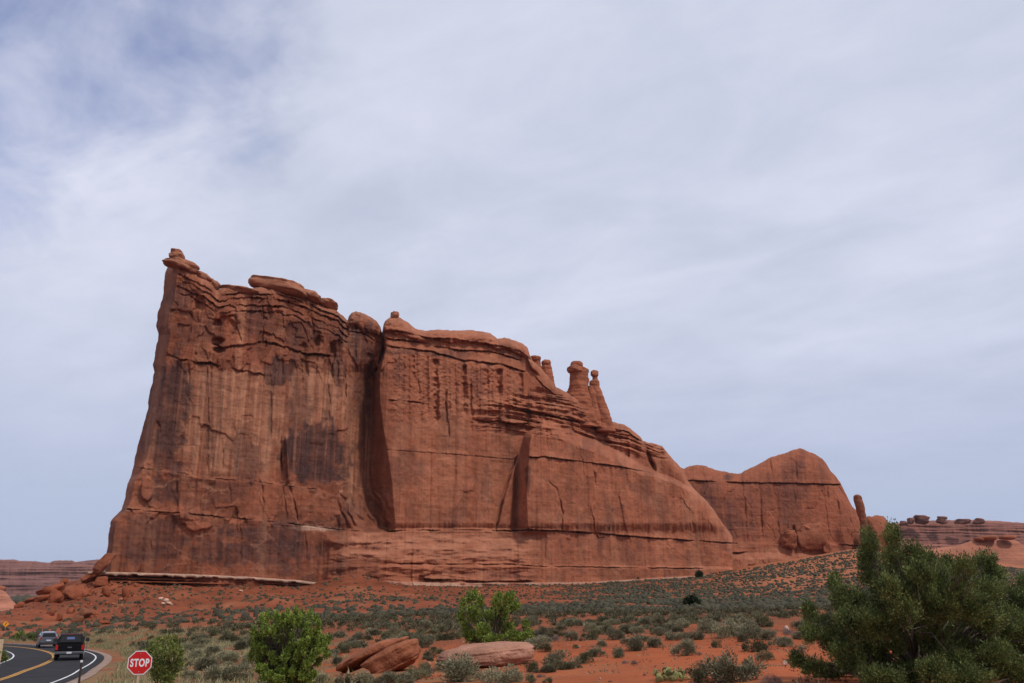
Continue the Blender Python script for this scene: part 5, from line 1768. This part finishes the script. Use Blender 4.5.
# open branching tree behind the flat boulder
cl = [(463, 606, 3.5, 9), (469, 598, 3.5, 7), (475, 596, 3.5, 7), (480, 603, 4, 8), (461, 618, 4, 6), (466, 628, 5, 7), (473, 614, 6, 9), (480, 618, 6, 8), (472, 636, 8, 7), (484, 632, 8, 9), (478, 640, 9, 5), (492, 640, 8, 5),
      (496, 604, 4.5, 9), (499, 597, 3.5, 5), (507, 600, 5, 8), (511, 596, 4, 5), (513, 606, 5, 7), (503, 612, 6, 8), (517, 606, 3.5, 3.5), (498, 622, 7, 8), (507, 628, 8, 8), (514, 637, 8, 6), (526, 626, 4, 6), (528, 635, 5, 6), (521, 640, 6, 4), (489, 616, 4, 7), (503, 640, 7, 5)]
tree('branching_tree', 491, 645, 41, cl, 'open branching green tree behind the flat boulder with gaps in its crown', 'tree', M_GREENLEAF, M_BARKDARK, 62, n_per=620, L=0.095, Wd=0.055, trunk_r=0.06, stems=2, limb=0.3)
# loose olive bush behind the stop sign
cl = [(152, 648, 5, 6), (158, 643, 5, 6), (166, 640, 5, 5), (174, 642, 5, 6), (178, 652, 5, 8), (170, 652, 8, 9), (160, 656, 8, 9), (152, 662, 6, 8), (166, 668, 9, 9), (176, 668, 6, 9), (158, 674, 8, 8), (180, 662, 4, 6), (148, 653, 4, 4), (168, 678, 9, 7)]
tree('olive_bush', 165, 690, 33, cl, 'loose olive green bush just right behind the stop sign', 'bush', M_OLIVELEAF, M_BARKDARK, 63, n_per=420, L=0.09, Wd=0.05, trunk_r=0.04, stems=4, limb=0.3)
# bushes by the far road side and at the left edge
tree('roadside_bush', 19, 646, 122, [(18, 637, 2.2, 4), (21, 636, 2, 4), (17, 642, 3.5, 3.5), (21, 642, 3, 3)], 'tall light green bush beyond the road bend, left of the grey car', 'bush', M_OLIVELEAF, M_BARKDARK, 64, n_per=120, L=0.3, Wd=0.18, trunk_r=0.05, stems=3)
tree('roadside_bush', 28, 646, 120, [(25, 641, 2.5, 3), (29, 639, 2.6, 4), (31, 642, 3, 3.2), (27, 643, 3, 2.5)], 'dark green bush beyond the road between the light bush and the grey car', 'bush', M_JUNIPER, M_BARKDARK, 65, n_per=120, L=0.3, Wd=0.18, trunk_r=0.05, stems=3)
tree('roadside_bush', -3, 663, 66, [(-6, 652, 5, 5), (0, 651, 3, 4), (3, 655, 3, 4), (0, 659, 5, 3.5), (-6, 658, 5, 4), (5, 659, 2.5, 2.5)], 'dark green bush inside the road bend cut off by the left frame edge', 'bush', M_OLIVELEAF, M_BARKDARK, 66, n_per=260, L=0.13, Wd=0.08, trunk_r=0.04, stems=3)
# distant junipers
for (px, py, Y, w, h, lab) in ((692, 607, 185, 7.5, 5.5, 'dark round juniper alone on the sage flats below the lower fin'), (699, 578, 430, 4, 4, 'tiny dark juniper on the pale sand at the foot of the butte'),
                               (635, 580.5, 395, 4.5, 2, 'low dark bush on the cream ledge left of the tiny juniper'), (628, 580.5, 395, 3, 2, 'smaller low dark bush on the cream ledge left of the other one')):
    c = at_ground(px, py)
    Yq = c.y
    tree('distant_juniper', px, py, Yq, [(px - w * .4, py - h * .8, w * .6, h * .8), (px + w * .4, py - h * .8, w * .6, h * .8), (px, py - h * 1.2, w * .6, h * .8), (px, py - h * .6, w * .9, h * .6)], lab, 'juniper', M_JUNIPERFAR, M_BARKDARK, int(px), n_per=150, L=0.45, Wd=0.28, trunk_r=0.1, stems=2)
# the big juniper
cl = [(870, 543, 8, 15), (892, 538, 8, 14), (868, 562, 10, 14), (893, 557, 11, 14), (876, 578, 16, 15), (900, 580, 18, 16), (913, 556, 9, 13), (927, 559, 8, 11), (920, 575, 14, 14), (945, 567, 11, 11), (940, 583, 15, 13), (963, 568, 11, 11), (984, 563, 11, 12),
      (993, 577, 12, 13), (968, 586, 17, 14), (836, 585, 6, 14), (842, 600, 10, 14), (858, 606, 14, 16), (848, 622, 14, 13), (809, 612, 6, 10), (818, 624, 9, 9), (810, 634, 8, 7), (833, 640, 15, 12), (828, 626, 10, 10), (866, 624, 18, 16), (886, 606, 20, 18), (912, 604, 20, 18), (940, 606, 20, 17), (968, 606, 20, 17),
      (996, 604, 17, 15), (1012, 622, 16, 16), (1024, 585, 7, 12), (1032, 605, 12, 18), (848, 654, 18, 15), (872, 646, 17, 16), (918, 632, 16, 15), (944, 630, 22, 18), (974, 634, 22, 18), (1004, 646, 22, 18), (1032, 636, 18, 20), (798, 660, 9, 7), (814, 668, 13, 8), (832, 676, 14, 9), (856, 676, 20, 12),
      (884, 668, 16, 12), (905, 676, 16, 12), (898, 596, 16, 15), (912, 590, 14, 14), (905, 612, 14, 12), (902, 600, 12, 12), (925, 590, 14, 12), (888, 588, 12, 12), (985, 592, 14, 13), (955, 592, 14, 12), (1008, 598, 12, 14), (1014, 606, 12, 12), (880, 626, 14, 12), (896, 646, 9, 8), (935, 640, 16, 12), (1040, 680, 20, 16), (900, 628, 12, 12), (930, 612, 16, 14), (958, 614, 16, 14), (985, 618, 16, 14), (1000, 628, 16, 14), (960, 646, 18, 12), (996, 654, 18, 12), (935, 672, 18, 12), (965, 678, 18, 12), (990, 684, 18, 12), (1030, 655, 16, 14), (924, 658, 20, 13), (952, 660, 22, 15), (984, 666, 24, 15), (1018, 672, 24, 15), (880, 690, 24, 12), (925, 692, 26, 12), (970, 695, 26, 12), (1015, 698, 26, 14), (1050, 660, 20, 22), (1052, 620, 14, 20), (1056, 695, 20, 18)]
tree('juniper', 925, 712, 18.5, cl, 'large dark green juniper with bare grey twigs filling the lower right corner', 'juniper', M_JUNIPER, M_BARK, 67, n_per=4000, L=0.056, Wd=0.020, trunk_r=0.04, tuft=14, stems=6, outward=0.7, limb=0.3, dead=70, spread=0.75, tuftr=0.055)

# wooded strip far below the left mesa
nf = 260
fx = r.uniform(-40, 46, nf)
V, T = [], []
for i in range(nf):
    Yq = r.uniform(820, 1150)
    p = at(float(fx[i]), 603, Yq)
    z = float(ground(p.x, p.y)[0])
    v = ICO[2][0] * np.array((7, 7, 5)) * r.uniform(.7, 1.3) * (1 + r.normal(0, .15, (len(ICO[2][0]), 1))) + np.array((p.x, p.y, z + 3.5))
    V.append(v)
    T.append(ICO[2][1] + len(v) * i)
o = link('far_trees', np_mesh('far_trees', np.concatenate(V), None, np.concatenate(T)), M_SCRUB)
tag(o, kind='stuff')


# prickly pear patch on the sand
def prickly_pear(px, py, w):
    c = at_ground(px, py)
    s = pxm(px, py, c.y)
    root = empty('prickly_pear', c)
    tag(root, 'low yellow green prickly pear patch on red sand left of the dark rounded shrub', 'cactus')
    rr = np.random.default_rng(8)
    for i in range(60):
        v = ICO[2][0] * np.array((0.062, 0.014, 0.08)) * rr.uniform(.6, 1.2)
        o = link('pad', np_mesh('pad', v, None, ICO[2][1], True), M_CACTUS, root, (rr.uniform(-.6, .6) * w * s, rr.uniform(-.4, .4), 0.05 + abs(rr.normal(0, .07))))
        o.rotation_euler = (rr.normal(0, .6), rr.normal(0, .7), rr.uniform(0, 3.1))
    return root


prickly_pear(671, 681, 27)

# ------------------------------------------------------------------ signs and posts
import bmesh


def bm_obj(name, bm, mat, parent=None, loc=None, smooth=False):
    me = bpy.data.meshes.new(name)
    bmesh.ops.recalc_face_normals(bm, faces=bm.faces)
    bm.to_mesh(me)
    bm.free()
    if smooth:
        me.polygons.foreach_set('use_smooth', np.ones(len(me.polygons), dtype=bool))
    return link(name, me, mat, parent, loc)


def bm_box(bm, x0, x1, y0, y1, z0, z1, bev=0.0):
    n = bmesh.new()
    bmesh.ops.create_cube(n, size=1)
    for v in n.verts:
        v.co = Vector((x0 + (v.co.x + .5) * (x1 - x0), y0 + (v.co.y + .5) * (y1 - y0), z0 + (v.co.z + .5) * (z1 - z0)))
    if bev:
        bmesh.ops.bevel(n, geom=n.edges[:], offset=bev, segments=2, affect='EDGES', profile=.6)
    me = bpy.data.meshes.new('tmp')
    n.to_mesh(me)
    n.free()
    bm.from_mesh(me)
    bpy.data.meshes.remove(me)


def bm_prism(bm, pts, y0, y1):
    """flat outline in x,z drawn out from y0 to y1"""
    a = [bm.verts.new((x, y0, z)) for x, z in pts]
    b = [bm.verts.new((x, y1, z)) for x, z in pts]
    bm.faces.new(a)
    bm.faces.new(b[::-1])
    for i in range(len(pts)):
        j = (i + 1) % len(pts)
        bm.faces.new((a[i], b[i], b[j], a[j]))


M_SIGNRED = plain('red sign sheeting', (0.50, 0.006, 0.006), 0.7, wear=0.08, scale=4)
M_SIGNWHITE = plain('white sign sheeting', (0.72, 0.73, 0.74), 0.45, wear=0.05)
M_SIGNYELLOW = plain('amber sign sheeting', (0.80, 0.30, 0.015), 0.5, wear=0.08)
M_BLACK = plain('black paint', (0.014, 0.014, 0.015), 0.5, wear=0.2)
M_POSTTAN = plain('tan sign post', (0.50, 0.34, 0.24), 0.8, wear=0.15, scale=9)
M_POSTBROWN = plain('dark brown post', (0.045, 0.03, 0.025), 0.8, wear=0.25)
M_POSTGREY = plain('weathered grey post', (0.2, 0.15, 0.12), 0.85, wear=0.25)
M_BEIGE = plain('beige painted board', (0.56, 0.40, 0.25), 0.8, wear=0.1)
M_STEEL = plain('galvanised steel', (0.42, 0.42, 0.43), 0.5, 0.8)


def octagon(rad):
    return [(rad * math.cos(math.pi / 8 + k * math.pi / 4) / math.cos(math.pi / 8), rad * math.sin(math.pi / 8 + k * math.pi / 4) / math.cos(math.pi / 8)) for k in range(8)]


def text_mesh(body, size, sx, bold, depth):
    cu = bpy.data.curves.new('lettering', 'FONT')
    cu.body = body
    cu.size = size
    cu.align_x, cu.align_y = 'CENTER', 'CENTER'
    cu.offset = bold
    cu.extrude = depth
    cu.space_character = 1.12
    t = bpy.data.objects.new('lettering_source', cu)
    C.objects.link(t)
    bpy.context.view_layer.update()
    me = bpy.data.meshes.new_from_object(t.evaluated_get(bpy.context.evaluated_depsgraph_get()))
    bpy.data.objects.remove(t)
    bpy.data.curves.remove(cu)
    M_ = Matrix.Rotation(math.pi / 2, 4, 'X') @ Matrix.Diagonal((sx, 1, 1, 1))
    me.transform(M_)
    xs = [v.co.x for v in me.vertices]
    zs = [v.co.z for v in me.vertices]
    me.transform(Matrix.Translation((-(min(xs) + max(xs)) / 2, 0, -(min(zs) + max(zs)) / 2)))
    return me


c = at(139.8, 662.7, 31.8)
gz = float(ground(c.x, c.y)[0])
root = empty('stop_sign', (c.x, c.y, gz), math.radians(17))
tag(root, 'red octagonal stop sign with white lettering on a tan post beside the road', 'stop sign')
hz = c.z - gz
bm = bmesh.new()
bm_box(bm, -0.042, 0.042, 0.012, 0.075, -0.3, hz + 0.25, 0.006)
bm_obj('post', bm, M_POSTTAN, root)
bm = bmesh.new()
bm_prism(bm, octagon(0.381), -0.002, 0.004)
face = bm_obj('sign_face', bm, M_SIGNWHITE, root, (0, 0, hz))
bm = bmesh.new()
bm_prism(bm, octagon(0.355), -0.005, -0.0025)
bm_obj('red_panel', bm, M_SIGNRED, face)
me = text_mesh('STOP', 0.36, 0.80, 0.012, 0.0015)
me.materials.append(M_SIGNWHITE)
k = link('lettering', me, None, face, (0, -0.0075, 0))
zs = [v.co.z for v in me.vertices]
xs = [v.co.x for v in me.vertices]
me.transform(Matrix.Diagonal((0.60 / (max(xs) - min(xs)), 1, 0.262 / (max(zs) - min(zs)), 1)))
bm = bmesh.new()
for zz in (-0.2, 0.2):
    bmesh.ops.create_cone(bm, segments=8, radius1=0.014, radius2=0.012, depth=0.012, cap_ends=True, matrix=Matrix.Translation((0, -0.008, zz * 1.45)) @ Matrix.Rotation(math.pi / 2, 4, 'X'))
bm_obj('bolt', bm, M_STEEL, face)


def delineator(px, py_top, Y, w, label, mat, white=True):
    c = at(px, py_top, Y)
    gz = float(ground(c.x, c.y)[0])
    root = empty('marker_post', (c.x, c.y, gz))
    tag(root, label, 'marker post', 'marker posts along the road')
    h = c.z - gz
    bm = bmesh.new()
    bm_box(bm, -w / 2, w / 2, -0.02, 0.02, -0.2, h * (0.93 if white else 1), 0.004)
    bm_obj('post', bm, mat, root)
    if white:
        bm = bmesh.new()
        bm_box(bm, -w / 2 - 0.004, w / 2 + 0.004, -0.026, 0.024, h * 0.925, h, 0.004)
        bm_obj('reflector', bm, M_SIGNWHITE, root)


delineator(81.8, 660.2, 41, 0.085, 'dark brown marker post with a white tip beside the near road edge', M_POSTBROWN)
delineator(87.4, 641.2, 92, 0.10, 'thin grey marker post on the verge right of the truck', M_POSTGREY, False)

# curve warning sign
c = at(4.4, 633.9, 165)
gz = float(ground(c.x, c.y)[0])
root = empty('warning_sign', (c.x, c.y, gz), math.radians(20))
tag(root, 'amber diamond curve warning sign on a post beyond the road bend', 'road sign')
hz = max(c.z - gz, 1.2)
bm = bmesh.new()
bm_box(bm, -0.05, 0.05, 0.01, 0.07, -0.3, hz + 0.3, 0.005)
bm_obj('post', bm, M_POSTGREY, root)
bm = bmesh.new()
bm_prism(bm, [(0.54, 0), (0, 0.54), (-0.54, 0), (0, -0.54)], -0.003, 0.005)
face = bm_obj('sign_face', bm, M_SIGNYELLOW, root, (0, 0, hz))
bm = bmesh.new()
bm_prism(bm, [(-0.14, -0.26), (-0.04, -0.26), (-0.04, -0.05), (0.10, 0.06), (0.10, 0.14), (0.19, 0.14), (0.05, 0.30), (-0.09, 0.14), (0.0, 0.14), (0.0, 0.10), (-0.14, -0.01)], -0.008, -0.0045)
bm_obj('arrow', bm, M_BLACK, face)

# beige board cut by the left frame edge
c = at(-1.5, 645.4, 58)
gz = float(ground(c.x, c.y)[0])
root = empty('roadside_board', (c.x, c.y, gz), 0.1)
tag(root, 'beige roadside board on a post just showing at the left frame edge', 'sign board')
hz = c.z - gz
bm = bmesh.new()
bm_box(bm, -0.26, 0.26, -0.02, 0.02, hz - 0.36, hz + 0.36, 0.008)
bm_obj('board', bm, M_BEIGE, root)
for sx_ in (-0.2, 0.2):
    bm = bmesh.new()
    bm_box(bm, sx_ - 0.03, sx_ + 0.03, 0.021, 0.08, -0.2, hz + 0.3, 0.005)
    bm_obj('post', bm, M_BEIGE, root)

# ------------------------------------------------------------------ vehicles (+Y is forward)
M_CARBLACK = plain('black car paint', (0.005, 0.005, 0.006), 0.6, wear=0.1, spec=0.10, coat=0.03)
M_CARSILVER = plain('silver car paint', (0.13, 0.14, 0.165), 0.3, 0.4, wear=0.06, coat=0.6)
M_CARDARK = plain('dark plastic', (0.02, 0.02, 0.022), 0.6, wear=0.2)
M_GLASS = plain('dark window glass', (0.008, 0.009, 0.011), 0.2, wear=0.1, spec=0.2)
M_CHROME = plain('chrome', (0.20, 0.20, 0.21), 0.4, 1.0, wear=0.05)
M_TAIL = plain('red lamp glass', (0.42, 0.012, 0.012), 0.25, wear=0.05)
M_TYRE = plain('tyre rubber', (0.015, 0.015, 0.015), 0.85, wear=0.2)
M_PLATE = plain('white number plate', (0.55, 0.58, 0.62), 0.5, wear=0.05)
M_BLUE = plain('blue window sticker', (0.05, 0.075, 0.20), 0.6, wear=0.1)
M_STICK = plain('pale window sticker', (0.5, 0.5, 0.48), 0.6, wear=0.1)


def loft(stations, bev=0.0):
    """body from cross sections: (y, half width low, half width high, z low, z high)"""
    bm = bmesh.new()
    rings = []
    for (y, wl, wh, zl, zh) in stations:
        zm = zl + (zh - zl) * 0.45
        wm = max(wl, wh) * 1.01
        pts = [(-wl * 0.96, zl), (wl * 0.96, zl), (wm, zm), (wh, zh - 0.05), (wh * 0.93, zh), (-wh * 0.93, zh), (-wh, zh - 0.05), (-wm, zm)]
        rings.append([bm.verts.new((x, y, z)) for x, z in pts])
    for a, b in zip(rings[:-1], rings[1:]):
        for i in range(8):
            j = (i + 1) % 8
            bm.faces.new((a[i], a[j], b[j], b[i]))
    bm.faces.new(rings[0][::-1])
    bm.faces.new(rings[-1])
    return bm


def wheel(parent, x, y, rad, wid):
    bm = bmesh.new()
    bmesh.ops.create_cone(bm, segments=28, radius1=rad, radius2=rad, depth=wid, cap_ends=True, matrix=Matrix.Rotation(math.pi / 2, 4, 'Y'))
    bmesh.ops.bevel(bm, geom=[e for e in bm.edges if abs(e.verts[0].co.x - e.verts[1].co.x) < 1e-5], offset=0.03, segments=2, affect='EDGES')
    t = bm_obj('wheel', bm, M_TYRE, parent, (x, y, rad), True)
    sgn = 1 if x > 0 else -1
    bm = bmesh.new()
    bmesh.ops.create_cone(bm, segments=20, radius1=rad * 0.62, radius2=rad * 0.5, depth=0.03, cap_ends=True, matrix=Matrix.Translation((sgn * (wid / 2 + 0.012), 0, 0)) @ Matrix.Rotation(sgn * math.pi / 2, 4, 'Y'))
    bm_obj('rim', bm, M_STEEL, t)


def quad_panel(name, pts, mat, parent, thick=0.012):
    """thin panel through four corner points, set proud along its own normal"""
    p = [Vector(q_) for q_ in pts]
    n = (p[1] - p[0]).cross(p[3] - p[0]).normalized()
    bm = bmesh.new()
    a = [bm.verts.new(q_ + n * thick) for q_ in p]
    b = [bm.verts.new(q_ - n * 0.01) for q_ in p]
    bm.faces.new(a)
    bm.faces.new(b[::-1])
    for i in range(4):
        j = (i + 1) % 4
        bm.faces.new((a[i], b[i], b[j], a[j]))
    return bm_obj(name, bm, mat, parent)


def on_road(Y, off):
    i = int(np.argmin(np.abs(RC[:, 1] - Y)))
    t = RC[min(i + 2, len(RC) - 1)] - RC[i - 2]
    l = math.hypot(t[0], t[1])
    nx, ny = t[1] / l, -t[0] / l
    return Vector((RC[i, 0] + nx * off, RC[i, 1] + ny * off, CZ + RC[i, 2] + 0.022)), math.atan2(-t[0], t[1])


def build_truck(loc, rz):
    t = empty('pickup_truck', loc, rz)
    tag(t, 'black pickup truck with a windowed bed cover driving away round the bend', 'truck')
    L0 = -2.65
    bm_obj('body', loft([(L0, .90, .93, .52, 1.12), (L0 + .12, .95, .96, .45, 1.15), (-.2, .97, .97, .42, 1.16), (1.4, .97, .95, .42, 1.12), (2.35, .95, .88, .45, 1.02), (2.65, .88, .78, .5, .92)]), M_CARBLACK, t)
    cab = bm_obj('cab', loft([(-.35, .90, .72, 1.12, 1.80), (.0, .92, .74, 1.12, 1.84), (.75, .92, .72, 1.12, 1.82), (1.55, .90, .60, 1.08, 1.20)]), M_CARBLACK, t)
    cov = bm_obj('bed_cover', loft([(L0 + .06, .88, .80, 1.13, 1.30), (L0 + .40, .90, .70, 1.13, 1.84), (-1.2, .91, .72, 1.14, 1.88), (-.37, .90, .72, 1.14, 1.86)]), M_CARBLACK, t)
    # rear window of the cover, inclined
    def rp(x, f, w0=.78, w1=.62):
        y = L0 + .06 + .34 * f
        z = 1.30 + (1.84 - 1.30) * f
        return (x, y - 0.02, z)
    win = quad_panel('rear_window', [rp(-.70, .04), rp(.70, .04), rp(.60, .86), rp(-.60, .86)], M_GLASS, cov)
    quad_panel('sticker', [(-.26, L0 + .14, 1.50), (.26, L0 + .14, 1.50), (.25, L0 + .235, 1.66), (-.25, L0 + .235, 1.66)], M_BLUE, win, 0.02)
    for sx_ in (-1, 1):
        y0, y1 = (L0 + .62, -.55)
        p = [(sx_ * .87, y0, 1.34), (sx_ * .87, y1, 1.34), (sx_ * .77, y1, 1.72), (sx_ * .77, y0 + .1, 1.70)]
        quad_panel('side_window', p if sx_ > 0 else p[::-1], M_GLASS, cov, 0.03)
        p = [(sx_ * .88, -.1, 1.26), (sx_ * .88, .95, 1.26), (sx_ * .76, .7, 1.72), (sx_ * .76, -.1, 1.74)]
        quad_panel('side_window', p if sx_ > 0 else p[::-1], M_GLASS, cab, 0.03)
        bm = bmesh.new()
        bm_box(bm, sx_ * .86 - .085, sx_ * .86 + .085, L0 - .02, L0 + .10, .78, 1.12, 0.02)
        bm_obj('tail_light', bm, M_TAIL, t)
        bm = bmesh.new()
        bm_box(bm, min(sx_ * .98, sx_ * 1.26), max(sx_ * .98, sx_ * 1.26), .95, 1.06, 1.20, 1.46, 0.03)
        bm_obj('mirror', bm, M_CARDARK, t)
        for y in (-1.6, 1.75):
            wheel(t, sx_ * .84, y, .39, .26)
    # windscreen
    quad_panel('windscreen', [(.78, 1.42, 1.22), (-.78, 1.42, 1.22), (-.62, .86, 1.74), (.62, .86, 1.74)], M_GLASS, cab, 0.03)
    bm = bmesh.new()
    bm_box(bm, -.72, .72, L0 - .012, L0 + .03, .74, 1.10, 0.012)
    tg = bm_obj('tailgate', bm, M_CARBLACK, t)
    bm = bmesh.new()
    bm_box(bm, -.14, .14, L0 - .03, L0 - .013, .92, 1.0, 0.008)
    bm_obj('handle', bm, M_CHROME, tg)
    bm = bmesh.new()
    bm_box(bm, -.95, .95, L0 - .16, L0 + .05, .50, .68, 0.03)
    bp = bm_obj('bumper', bm, M_CHROME, t)
    bm = bmesh.new()
    bm_box(bm, -.17, .17, L0 - .18, L0 - .162, .53, .66)
    bm_obj('number_plate', bm, M_PLATE, bp)
    bm = bmesh.new()
    bm_box(bm, -.05, .05, L0 - .24, L0 + .2, .40, .48, .008)
    bm_obj('tow_hitch', bm, M_CARDARK, t)
    for x in (-.52, -.14, 0, .14, .52):
        bm = bmesh.new()
        bm_box(bm, x - .055, x + .055, L0 + .36, L0 + .44, 1.835, 1.885, .012)
        bm_obj('marker_light', bm, M_TAIL, cov)
    return t


def build_suv(loc, rz):
    t = empty('car', loc, rz)
    tag(t, 'grey car with a pale sheen on its roof ahead of the black truck', 'car')
    L0 = -2.25
    bm_obj('body', loft([(L0, .80, .82, .42, 1.0), (L0 + .15, .88, .88, .34, 1.02), (0, .91, .90, .30, 1.0), (1.3, .91, .88, .30, .98), (2.0, .86, .78, .34, .86), (2.25, .76, .66, .42, .74)]), M_CARSILVER, t)
    cab = bm_obj('roof', loft([(L0 + .10, .80, .72, .99, 1.08), (L0 + .52, .84, .63, 1.0, 1.56), (-.5, .86, .65, .99, 1.62), (.35, .86, .62, .98, 1.57), (1.25, .82, .60, .94, 1.02)]), M_CARSILVER, t)
    quad_panel('rear_window', [(-.66, L0 + .12, 1.10), (.66, L0 + .12, 1.10), (.55, L0 + .45, 1.47), (-.55, L0 + .45, 1.47)], M_GLASS, cab, 0.025)
    quad_panel('windscreen', [(.70, 1.12, 1.06), (-.70, 1.12, 1.06), (-.56, .48, 1.50), (.56, .48, 1.50)], M_GLASS, cab, 0.03)
    for sx_ in (-1, 1):
        p = [(sx_ * .83, L0 + .75, 1.08), (sx_ * .83, .75, 1.08), (sx_ * .69, .28, 1.48), (sx_ * .68, L0 + .85, 1.47)]
        quad_panel('side_window', p if sx_ > 0 else p[::-1], M_GLASS, cab, 0.035)
        bm = bmesh.new()
        bm_box(bm, sx_ * .74 - .08, sx_ * .74 + .08, L0 - .012, L0 + .12, .90, 1.12, 0.02)
        bm_obj('tail_light', bm, M_TAIL, t)
        bm = bmesh.new()
        bm_box(bm, min(sx_ * .9, sx_ * 1.10), max(sx_ * .9, sx_ * 1.10), .78, .88, 1.02, 1.16, 0.02)
        bm_obj('mirror', bm, M_CARDARK, t)
        for y in (-1.38, 1.40):
            wheel(t, sx_ * .79, y, .34, .22)
        bm = bmesh.new()
        bm_box(bm, sx_ * .56 - .02, sx_ * .56 + .02, -1.5, .1, 1.615, 1.65, .01)
        bm_obj('roof_rail', bm, M_CARDARK, cab)
    bm = bmesh.new()
    bm_box(bm, -.86, .86, L0 - .09, L0 + .12, .34, .60, 0.04)
    bp = bm_obj('bumper', bm, M_CARDARK, t)
    bm = bmesh.new()
    bm_box(bm, -.22, .22, L0 - .022, L0 - .003, .72, .84)
    bm_obj('number_plate', bm, M_PLATE, t)
    return t


p, rz = on_road(70.5, 1.1)
build_truck(p, math.radians(24.5))
p, rz = on_road(98, 2.0)
build_suv(p, math.radians(30))


# ------------------------------------------------------------------ air
bm = bmesh.new()
bm_box(bm, -7200, 7200, -7200, 7200, CZ - 17, CZ + 130)
m, nt, N, L, B = new_mat('thin haze')
N.remove(B)
pv = N.new('ShaderNodeVolumePrincipled')
pv.inputs['Color'].default_value = (0.86, 0.92, 1.0, 1)
pv.inputs['Density'].default_value = 0.000025
pv.inputs['Anisotropy'].default_value = 0.2
L.new(pv.outputs[0], N['Material Output'].inputs['Volume'])
o = bm_obj('haze', bm, m)
tag(o, kind='stuff')
S.cycles.volume_bounces = 0
